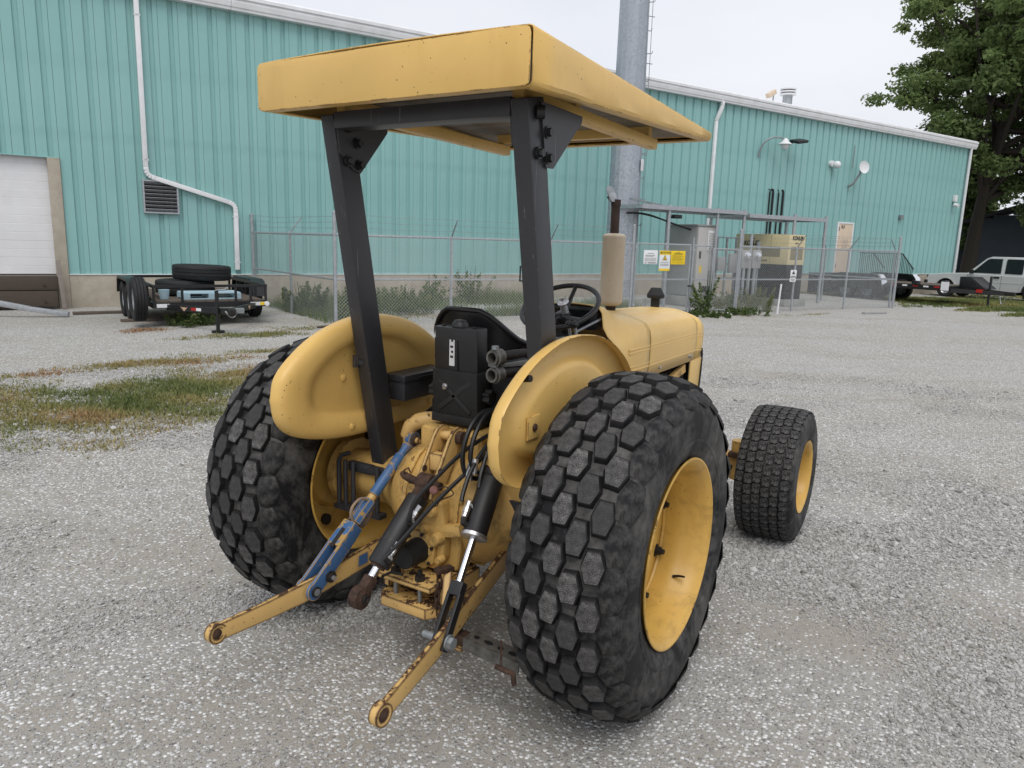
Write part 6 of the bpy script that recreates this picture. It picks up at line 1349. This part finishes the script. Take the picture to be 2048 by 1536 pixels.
def canopy():
    cp = sub('canopy', TR)
    ya, yb = -0.53, 1.115; w = 0.575
    def zt(y): return 2.285+(2.208-2.285)*(y-ya)/(yb-ya)
    def zb(y): return 2.118+(2.166-2.118)*(y-ya)/(yb-ya)
    rings = []
    for k in range(13):
        y = ya+0.012+(yb-ya-0.02)*k/12
        wob = 0.0016*math.sin(k*2.1)
        half = [(0.0,zt(y)+0.008),(0.25,zt(y)+0.006+wob),(0.50,zt(y)+0.001),(0.560,zt(y)-0.001),(0.571,zt(y)-0.005),(w,zt(y)-0.015),(w+wob,(zt(y)+zb(y))/2),(w,zb(y)+0.014),(w-0.006,zb(y)+0.003),(w-0.018,zb(y)),(w-0.048,zb(y)+0.001)]
        rings.append([V(-x,y,z) for x, z in half[::-1]]+[V(x,y,z) for x, z in half[1:]])
    m = MB(); m.loft(rings, closed=False, caps=False); o = part(m, 'roof_shell', 'yel_sheet', cp, smooth=28, fix=False)
    md = o.modifiers.new('thick', 'SOLIDIFY'); md.thickness = 0.004; md.offset = -1
    # rear and front fascia with rounded corners and a rolled lip
    for (y, sgn, nm) in ((ya, -1, 'rear_fascia'), (yb, 1, 'front_fascia')):
        t, b = zt(y)-0.004, zb(y)
        poly = [(-w+0.008,b+0.006),(-w+0.02,b),(w-0.02,b),(w-0.008,b+0.006),(w-0.005,b+0.02),(w-0.005,t-0.022),(w-0.010,t-0.008),(w-0.024,t-0.001),(-w+0.024,t-0.001),(-w+0.010,t-0.008),(-w+0.005,t-0.022),(-w+0.005,b+0.02)]
        part(MB().prism(poly, (0,y,0), (1,0,0), (0,0,1), (0,0.006,0)), nm, 'yel_sheet', cp, bevel=0.002)
        part(MB().mm((-w+0.03,y+(0.006 if sgn < 0 else -0.045),b),(w-0.03,y+(0.045 if sgn < 0 else 0.0),b+0.005)), 'fascia_lip', 'yel_sheet', cp)
    # liner boards
    for k in range(3):
        y0 = ya+0.06+k*0.51; y1 = y0+0.50
        part(MB().add([(-0.54,y0,zt(y0)-0.028),(0.54,y0,zt(y0)-0.028),(0.54,y1,zt(y1)-0.028),(-0.54,y1,zt(y1)-0.028),(-0.54,y0,zt(y0)-0.022),(0.54,y0,zt(y0)-0.022),(0.54,y1,zt(y1)-0.022),(-0.54,y1,zt(y1)-0.022)],[(0,1,2,3),(7,6,5,4),(0,4,5,1),(2,6,7,3),(1,5,6,2),(0,3,7,4)]), 'liner_board', 'liner', cp, smooth=0)
    for x in (-0.39, 0.39):
        part(MB().bar((x,-0.30,2.150),(x,0.86,2.128),0.045,0.045), 'roof_rail', 'yel', cp, bevel=0.006)
    for y in (0.10, 0.80): part(MB().mm((-0.40,y-0.02,2.155),(0.40,y+0.02,2.20)), 'roof_cross_rail', 'yel', cp, bevel=0.006)
canopy()

# --- fenders
FOUT = [(-0.570,1.060),(-0.552,0.975),(-0.495,0.915),(-0.40,0.877),(-0.25,0.850),(-0.08,0.842),(0.12,0.846),(0.30,0.855),(0.43,0.905),(0.505,0.99),(0.505,1.08),(0.455,1.165),(0.36,1.245),(0.22,1.315),(0.05,1.352),(-0.14,1.352),(-0.32,1.305),(-0.45,1.235),(-0.545,1.15)]
def fender(s):
    fd = sub('fender', TR)
    out = [(p.x, p.y) for p in spline([(a, b, 0) for a, b in FOUT+FOUT[:1]], 4)[:-1]]
    cy, cz = -0.02, 1.05
    # (scale, |x|)
    prof = [(0.05,0.497),(0.35,0.497),(0.60,0.496),(0.655,0.492),(0.69,0.478),(0.72,0.465),(0.80,0.458),(0.88,0.459),(0.94,0.464),(0.975,0.474),(0.995,0.490),(1.0,0.515),(0.992,0.521),(0.985,0.515),(0.978,0.495)]
    rings = []
    for g, x in prof:
        rg = []
        for (y, z) in out:
            yy = cy+(y-cy)*g; zz = cz+(z-cz)*g
            if g < 0.75 and zz < cz: zz = cz+(zz-cz)*0.80
            rg.append(V(x*s, yy, zz))
        rings.append(rg)
    m = MB(); m.loft(rings, caps=False); m.f.append(list(range(len(out)))); m.mi.append(0)
    part(m, 'fender_shell', 'yel', fd, smooth=60)
    inn = s*-1
    for (y, z, g) in ((-0.20,1.10,0.497),(-0.19,0.895,0.459),(0.33,0.92,0.459)):
        part(MB().lathe([(0,0.016),(0.004,0.015),(0.007,0.010),(0.008,0.0)], ((g-0.001)*s,y,z), (inn,0,0), 14), 'carriage_bolt', 'yel', fd)
    part(MB().prism([(-0.05,0.72),(0.06,0.72),(0.06,0.87),(-0.02,0.87)], (0.47*s,0,0), (0,1,0), (0,0,1), (0.012*s,0,0)), 'fender_bracket', 'yel', fd)
    if s > 0:
        part(MB().mm((0.498,-0.36,1.03),(0.506,-0.28,1.11)), 'outer_bracket', 'yel', fd, bevel=0.003); part(MB().lathe([(0,0.014),(0.006,0.013),(0.010,0.0)], (0.506,-0.32,1.07), (1,0,0), 10), 'rusty_bolt', 'rust', fd)
        part(MB().cyl((0.47,-0.34,1.235),(0.500,-0.345,1.24),0.012,8), 'fender_bolt', 'darkiron', fd)
fender(1); fender(-1)

# --- operator station
def station():
    # seat: wrap-round shell
    st = sub('seat', TR); n = 28; rings = []
    def rail(f, off):
        a = R_(f); r = 0.245+off
        x = r*math.sin(a)*1.0; y = 0.315-r*math.cos(a)*0.98
        if abs(f) > 90: y = 0.315+(abs(f)-90)/90*0.38; x = math.copysign(r, f)
        k = min(1, max(0, (abs(f)-14)/52)); k = k*k*(3-2*k)
        return x-0.06, y-0.02, 1.405-0.135*k
    def wall(off, topd): 
        R = []
        for i in range(n+1):
            f = -125+250*i/n; x, y, zt_ = rail(f, off); R.append((x, y, zt_))
        return R
    cols = []
    for i in range(n+1):
        f = -125+250*i/n
        xo, yo, zt_ = rail(f, 0.0); xi, yi, _ = rail(f, -0.030)
        X = lambda x, k: (x+0.06)*k-0.06
        cols.append([V(X(xo,0.94),yo+0.012,1.165), V(X(xo,0.985),yo+0.004,1.20), V(xo,yo,1.25), V(X(xo,1.02),yo-0.006,zt_-0.03), V(X(xo,1.045),yo-0.012,zt_-0.008), V(X(xo,1.03),yo-0.008,zt_+0.006), V(X(xi,1.02),yi-0.004,zt_+0.004), V(xi,yi,zt_-0.02), V(xi,yi,1.20), V(X(xi,0.96),yi,1.165)])
    part(MB().loft(cols), 'backrest', 'vinyl', st, smooth=50)
    part(MB().tube([V((rail(-125+250*i/n, 0.012)[0]+0.06)*1.02-0.06, rail(-125+250*i/n, 0.012)[1]-0.006, rail(-125+250*i/n, 0)[2]) for i in range(n+1)], 0.011, 8), 'piping', 'vinyl', st)
    part(MB().tube([V(rail(-125+250*i/n, 0.016)[0], rail(-125+250*i/n, 0.016)[1], 1.178) for i in range(n+1)], 0.010, 8), 'piping', 'vinyl', st)
    cush = MB(); P = []
    for i in range(24):
        a = i*2*math.pi/24; P.append((0.215*math.copysign(abs(math.cos(a))**0.6, math.cos(a)), 0.33+0.235*math.copysign(abs(math.sin(a))**0.6, math.sin(a))))
    cush.prism(P, (-0.06,0,1.14), (1,0,0), (0,1,0), (0,0,0.085)); part(cush, 'cushion', 'vinyl', st, bevel=0.02, seg=3)
    part(MB().mm((-0.17,0.12,1.02),(0.17,0.52,1.14)), 'seat_suspension', 'blackmatte', st, bevel=0.01)
    part(MB().mm((-0.20,0.02,0.93),(0.20,0.55,1.02)), 'seat_base', 'blackmatte', st, bevel=0.01)
    # black case behind the seat
    bc = sub('manual_case', TR)
    ry = -0.075
    part(MB().bar((-0.007,ry+0.04,1.145),(-0.007,ry+0.032,1.345),0.212,0.075,up=(0,-1,0)), 'upper_case', 'black', bc, bevel=0.010)
    part(MB().bar((-0.007,ry+0.045,0.985),(-0.007,ry+0.036,1.175),0.222,0.090,up=(0,-1,0)), 'lower_case', 'blackmatte', bc, bevel=0.012)
    part(MB().mm((-0.116,ry-0.012,0.955),(0.112,ry+0.085,0.990)), 'case_foot', 'blackmatte', bc, bevel=0.006)
    for (a, b) in (((-0.09,ry-0.001,1.13),(0.07,ry-0.001,1.005)), ((0.075,ry-0.001,1.135),(-0.085,ry-0.001,1.01))):
        part(MB().bar(a, b, 0.020, 0.012, up=(0,-1,0)), 'case_rib', 'black', bc, bevel=0.004)
    part(MB().lathe([(0,0.036),(0.012,0.034),(0.026,0.022),(0.030,0.0)], (-0.01,ry+0.035,1.345), (0,0,1), 20), 'case_knob', 'black', bc)
    for s in (-1, 1):
        P = [(-0.007+s*0.135+0.026*(1+0.18*math.cos(6*t))*math.cos(t), 0.026*(1+0.18*math.cos(6*t))*math.sin(t)) for t in [k*2*math.pi/36 for k in range(36)]]
        part(MB().prism([(q[1], q[0]+0.007-s*0.135) for q in P], (-0.007+s*0.118,ry+0.045,1.075), (0,1,0), (0,0,1), (s*0.032,0,0)), 'hand_knob', 'blackmatte', bc, bevel=0.003)
        part(MB().cyl((-0.08 if s < 0 else 0.07,ry+0.02,1.345),(-0.08 if s < 0 else 0.07,ry+0.02,1.350),0.010,8), 'case_screw', 'darkiron', bc)
    part(MB().mm((-0.108,ry-0.0035,1.298),(-0.062,ry-0.001,1.330)), 'white_sticker', 'decal', bc); part(MB().mm((-0.035,ry-0.0035,1.190),(-0.010,ry-0.001,1.325)), 'decal_strip', 'decal', bc)
    for k, z in enumerate((1.313,1.292,1.268,1.248,1.228)):
        part(MB().mm((-0.030+0.004*(k % 2),ry-0.0045,z-0.006),(-0.016,ry-0.0037,z+0.003)), 'decal_print', 'black', bc)
    for (z0, z1) in ((1.165,1.30),(1.055,1.12)): part(MB().mm((0.002,ry-0.0035,z0),(0.009,ry-0.001,z1)), 'case_slot', 'dark', bc)
    part(MB().cyl((-0.052,ry-0.012,1.105),(-0.045,ry-0.022,1.100),0.008,6).cyl((-0.05,ry,1.105),(-0.05,ry-0.012,1.105),0.012,8), 'case_bolt', 'zinc', bc)
    # hydraulic couplers
    for z in (1.252, 1.186):
        hc = sub('hydraulic_coupler', TR)
        part(MB().lathe([(0.06,0.0),(0.06,0.022),(0.052,0.022),(0.05,0.032),(0.015,0.033),(0.012,0.028),(0.0,0.028),(0.0,0.020),(0.05,0.017)], (0.205,-0.135,z), (0.12,1,0), 24), 'coupler_sleeve', 'dirtysteel', hc)
        part(MB().cyl((0.21,-0.10,z),(0.212,-0.085,z),0.015,20), 'coupler_bore', 'dark', hc)
        part(MB().tube([(0.212,-0.08,z),(0.222,0.0,z),(0.228,0.06,z),(0.25,0.14,z-0.02),(0.25,0.2,z-0.08)],[0.020,0.020,0.017,0.016,0.016],12), 'coupler_stem', 'darkiron', hc)
        part(MB().cyl((0.207,-0.115,z+0.030),(0.207,-0.115,z+0.044),0.014,8), 'coupler_bolt', 'galvd', hc)
    part(MB().bar((0.185,-0.10,1.219),(0.24,0.12,1.219),0.05,0.018,up=(0,0,1)), 'coupler_bracket', 'galvd', bevel=0.004)
    part(MB().mm((0.12,0.0,0.96),(0.36,0.10,1.16)), 'valve_block', 'blackmatte', bevel=0.01)
    part(MB().mm((0.10,0.11,1.03),(0.30,0.115,1.22)), 'silver_shield', 'galv')
    # tool box on left fender
    tb = sub('tool_box', TR)
    part(MB().mm((-0.455,0.015,0.982),(-0.345,0.325,1.070)), 'box_body', 'rops', tb, bevel=0.010); part(MB().mm((-0.460,0.008,1.066),(-0.338,0.332,1.098)), 'box_lid', 'rops', tb, bevel=0.010)
    part(MB().mm((-0.337,0.10,1.074),(-0.326,0.20,1.084)), 'box_latch', 'black', tb)
    # platform
    part(MB().mm((-0.45,0.40,0.60),(-0.18,1.05,0.62)), 'platform', 'yel_cast'); part(MB().mm((0.18,0.40,0.60),(0.45,1.05,0.62)), 'platform', 'yel_cast')
    # steering
    sw = sub('steering_wheel', TR); c = V(0,0.765,1.378); nrm = V(0,-0.5,0.866); ex = V(1,0,0); ey = nrm.cross(ex)
    ring = [c+(ex*math.cos(t)+ey*math.sin(t))*0.190 for t in [k*2*math.pi/48 for k in range(48)]]
    part(MB().tube(ring, 0.0125, 12, closed=True), 'wheel_rim', 'vinyl', sw)
    for a in (90, 210, 330):
        q = c+(ex*math.cos(R_(a))+ey*math.sin(R_(a)))*0.188; part(MB().tube([c-nrm*0.05, c-nrm*0.045+(q-c)*0.3, q], [0.014,0.012,0.010], 8), 'wheel_spoke', 'vinyl', sw)
    part(MB().lathe([(-0.07,0.0),(-0.07,0.045),(-0.045,0.04),(-0.035,0.0)], c, nrm, 20), 'wheel_hub', 'vinyl', sw)
    k0 = c+(ex*math.cos(R_(-35))+ey*math.sin(R_(-35)))*0.05
    part(MB().tube([c-nrm*0.03+V(0.02,-0.0,0), c+nrm*0.02+V(0.022,0,0)],[0.020,0.016],14), 'hub_spindle', 'galv', sw)
    part(MB().lathe([(0.015,0.012),(0.018,0.026),(0.028,0.030),(0.036,0.024),(0.036,0.016),(0.030,0.0)], c+V(0.022,0,0), nrm, 20), 'hub_ring', 'zinc', sw)
    part(MB().cyl(c-nrm*0.05, c-nrm*0.30, 0.024, 14), 'steering_column', 'blackmatte', sw)
    ds = sub('dashboard', TR)
    part(MB().prism([(-0.14,1.255),(0.115,1.255),(0.13,1.275),(0.125,1.355),(0.105,1.374),(-0.12,1.374),(-0.145,1.35)], (0,0.925,0), (1,0,0), (0,0,1), (0,0.06,0)), 'dash_pod', 'black', ds, bevel=0.008)
    part(MB().mm((-0.12,0.9215,1.275),(0.085,0.924,1.355)), 'gauge_glass', 'glass', ds)
    part(MB().mm((-0.10,0.80,1.10),(0.13,0.92,1.24)), 'dash_shroud', 'blackmatte', ds, bevel=0.01)
    for (x, y) in ((0.118,0.64),(0.150,0.64)):
        lv = sub('control_lever', TR); part(MB().tube([(x-0.005,y+0.06,1.18),(x,y,1.305)],0.0075,8), 'lever_rod', 'galv', lv); part(MB().sphere((x,y,1.312),0.017,12,8), 'lever_knob', 'vinyl', lv)
    lv = sub('throttle_lever', TR); part(MB().tube([(0.148,0.93,1.318),(0.142,0.80,1.295),(0.135,0.68,1.272)],0.006,8), 'lever_rod', 'galvd', lv); part(MB().sphere((0.150,0.932,1.318),0.012,10,7), 'lever_grommet', 'rust', lv)
station()

# --- hood
def hood():
    hd = sub('bonnet', TR)
    HS = [(.255,.985),(.264,1.06),(.266,1.12),(.265,1.190),(.257,1.236),(.235,1.262),(.195,1.278),(.15,1.292),(.10,1.304),(.05,1.311),(0,1.313)]
    def sec(y, S, kx=1.0, dz=0.0, zb=None):
        half = [(x*kx, (z if zb is None or i > 0 else zb)+(dz if i > 1 else 0)) for i, (x, z) in enumerate(S)]
        return [V(x,y,z) for x, z in half]+[V(-x,y,z) for x, z in half[-2::-1]]
    def lerp(A, B, t): return [(a[0]+(b[0]-a[0])*t, a[1]+(b[1]-a[1])*t) for a, b in zip(A, B)]
    PS = [(.240,.985),(.248,1.06),(.250,1.12),(.246,1.165),(.232,1.200),(.195,1.232),(.168,1.275),(.158,1.345),(.138,1.374),(.07,1.382),(0,1.384)]
    H0 = [(x, z+(0.012 if i > 3 else 0)) for i, (x, z) in enumerate(HS)]
    cw = MB(); cw.loft([sec(.905, PS), sec(.925, PS), sec(.975, lerp(PS, H0, .10)), sec(1.03, lerp(PS, H0, .38)), sec(1.09, lerp(PS, H0, .72)), sec(1.16, lerp(PS, H0, .93)), sec(1.24, H0), sec(1.290, H0)], closed=False, caps=False)
    o = part(cw, 'rear_cowl', 'yel_pale', hd, smooth=55, fix=False); md = o.modifiers.new('thick', 'SOLIDIFY'); md.thickness = 0.004; md.offset = -1
    hm = MB(); hm.loft([sec(1.3035, HS), sec(1.32, HS), sec(1.70, HS, 0.995, -0.006), sec(2.05, HS, 0.98, -0.014), sec(2.09, HS, 0.975, -0.018)], closed=False, caps=False)
    o = part(hm, 'main_panel', 'yel_pale', hd, smooth=50, fix=False); md = o.modifiers.new('thick', 'SOLIDIFY'); md.thickness = 0.004; md.offset = -1
    nz = MB(); nz.loft([sec(2.094, HS, 0.975, -0.018), sec(2.20, HS, 0.955, -0.028), sec(2.28, HS, 0.90, -0.050), sec(2.325, HS, 0.80, -0.085), sec(2.345, HS, 0.62, -0.13)], closed=False, caps=False)
    o = part(nz, 'nose_panel', 'yel_pale', hd, smooth=60, fix=False); md = o.modifiers.new('thick', 'SOLIDIFY'); md.thickness = 0.004; md.offset = -1
    part(MB().mm((-0.15,2.31,0.80),(0.15,2.335,1.15)), 'grille', 'blackmatte', hd)
    for s in (-1, 1):
        for z in (1.158, 1.140, 1.068, 1.048):
            dx = 0.2655 if z > 1.1 else 0.2635
            part(MB().tube([(s*dx*0.985,1.03,z),(s*(dx+0.001),1.20,z),(s*(dx+0.001),1.292,z)],0.0055,6), 'side_rib', 'yel_pale', hd)
            part(MB().tube([(s*(dx+0.001),1.303,z),(s*dx*0.995,1.70,z),(s*dx*0.981,2.05,z-0.002),(s*dx*0.957,2.195,z-0.012),(s*dx*0.905,2.275,z-0.022)],0.0055,6), 'side_rib', 'yel_pale', hd)
        for (y, z) in ((1.46,1.018),(1.98,1.020)):
            part(MB().lathe([(0,0.016),(0.004,0.016),(0.006,0.009),(0.018,0.009),(0.020,0.0)], (s*0.256,y,z), (s,0,0), 12), 'panel_stud', 'zinc', hd)
        part(MB().prism([(2.02,0.70),(2.20,0.70),(2.235,0.985),(2.03,0.985)], (s*0.246,0,0), (0,1,0), (0,0,1), (s*0.008,0,0)), 'front_side_panel', 'yel_pale', hd, bevel=0.002)
        part(MB().tube([(s*0.254,2.205,0.70),(s*0.256,2.228,0.90),(s*0.252,2.245,1.00),(s*0.246,2.25,1.04)],0.008,8), 'rubber_seal', 'blackmatte', hd)
        part(MB().bar((s*0.20,1.30,0.80),(s*0.24,1.95,0.95),0.02,0.05), 'side_brace', 'yel_cast', hd)
    for x in (-0.11, 0.11): part(MB().tube([(x,1.31,1.300),(x,1.70,1.294),(x,2.08,1.284)],0.010,8), 'top_crease', 'yel_pale', hd)
    # exhaust
    ex = sub('exhaust', TR); c = V(-0.05,1.462,0)
    part(MB().cyl(c+V(0,0,1.22), c+V(0,0,1.36), 0.029, 18), 'exhaust_base', 'pipebrown', ex)
    part(MB().lathe([(1.338,0.030),(1.342,0.048),(1.352,0.060),(1.364,0.064),(1.372,0.0635),(1.715,0.0635),(1.722,0.066),(1.730,0.064),(1.738,0.050),(1.742,0.030)], c, (0,0,1), 36), 'muffler', 'muffler', ex)
    part(MB().cyl(c+V(0,0,1.735), c+V(0,0,1.925), 0.0245, 18), 'tailpipe', 'pipebrown', ex)
    part(MB().lathe([(1.89,0.027),(1.925,0.027),(1.925,0.0245)], c, (0,0,1), 18), 'tailpipe_collar', 'pipebrown', ex)
    part(MB().lathe([(0,0.0),(0,0.036),(0.005,0.036),(0.008,0.0)], c+V(-0.035,-0.005,1.965), (0.85,-0.2,0.35), 18), 'rain_cap', 'galvd', ex)
    part(MB().lathe([(0,0.0),(0,0.026),(0.012,0.026),(0.014,0.0)], c+V(-0.012,-0.03,1.935), (0.9,-0.3,0.1), 14), 'cap_counterweight', 'galv', ex)
    part(MB().bar(c+V(-0.04,-0.01,1.94), c+V(0.0,-0.02,1.905), 0.03, 0.012), 'cap_hinge', 'darkiron', ex)
    pc = sub('air_precleaner', TR); c = V(0,2.02,0)
    part(MB().cyl(c+V(0,0,1.24), c+V(0,0,1.365), 0.028, 16), 'intake_stem', 'blackmatte', pc)
    part(MB().lathe([(1.360,0.03),(1.358,0.050),(1.362,0.056),(1.378,0.056),(1.388,0.050),(1.418,0.034),(1.422,0.030),(1.423,0.0)], c, (0,0,1), 10), 'intake_cap', 'blackmatte', pc, smooth=20)
hood()
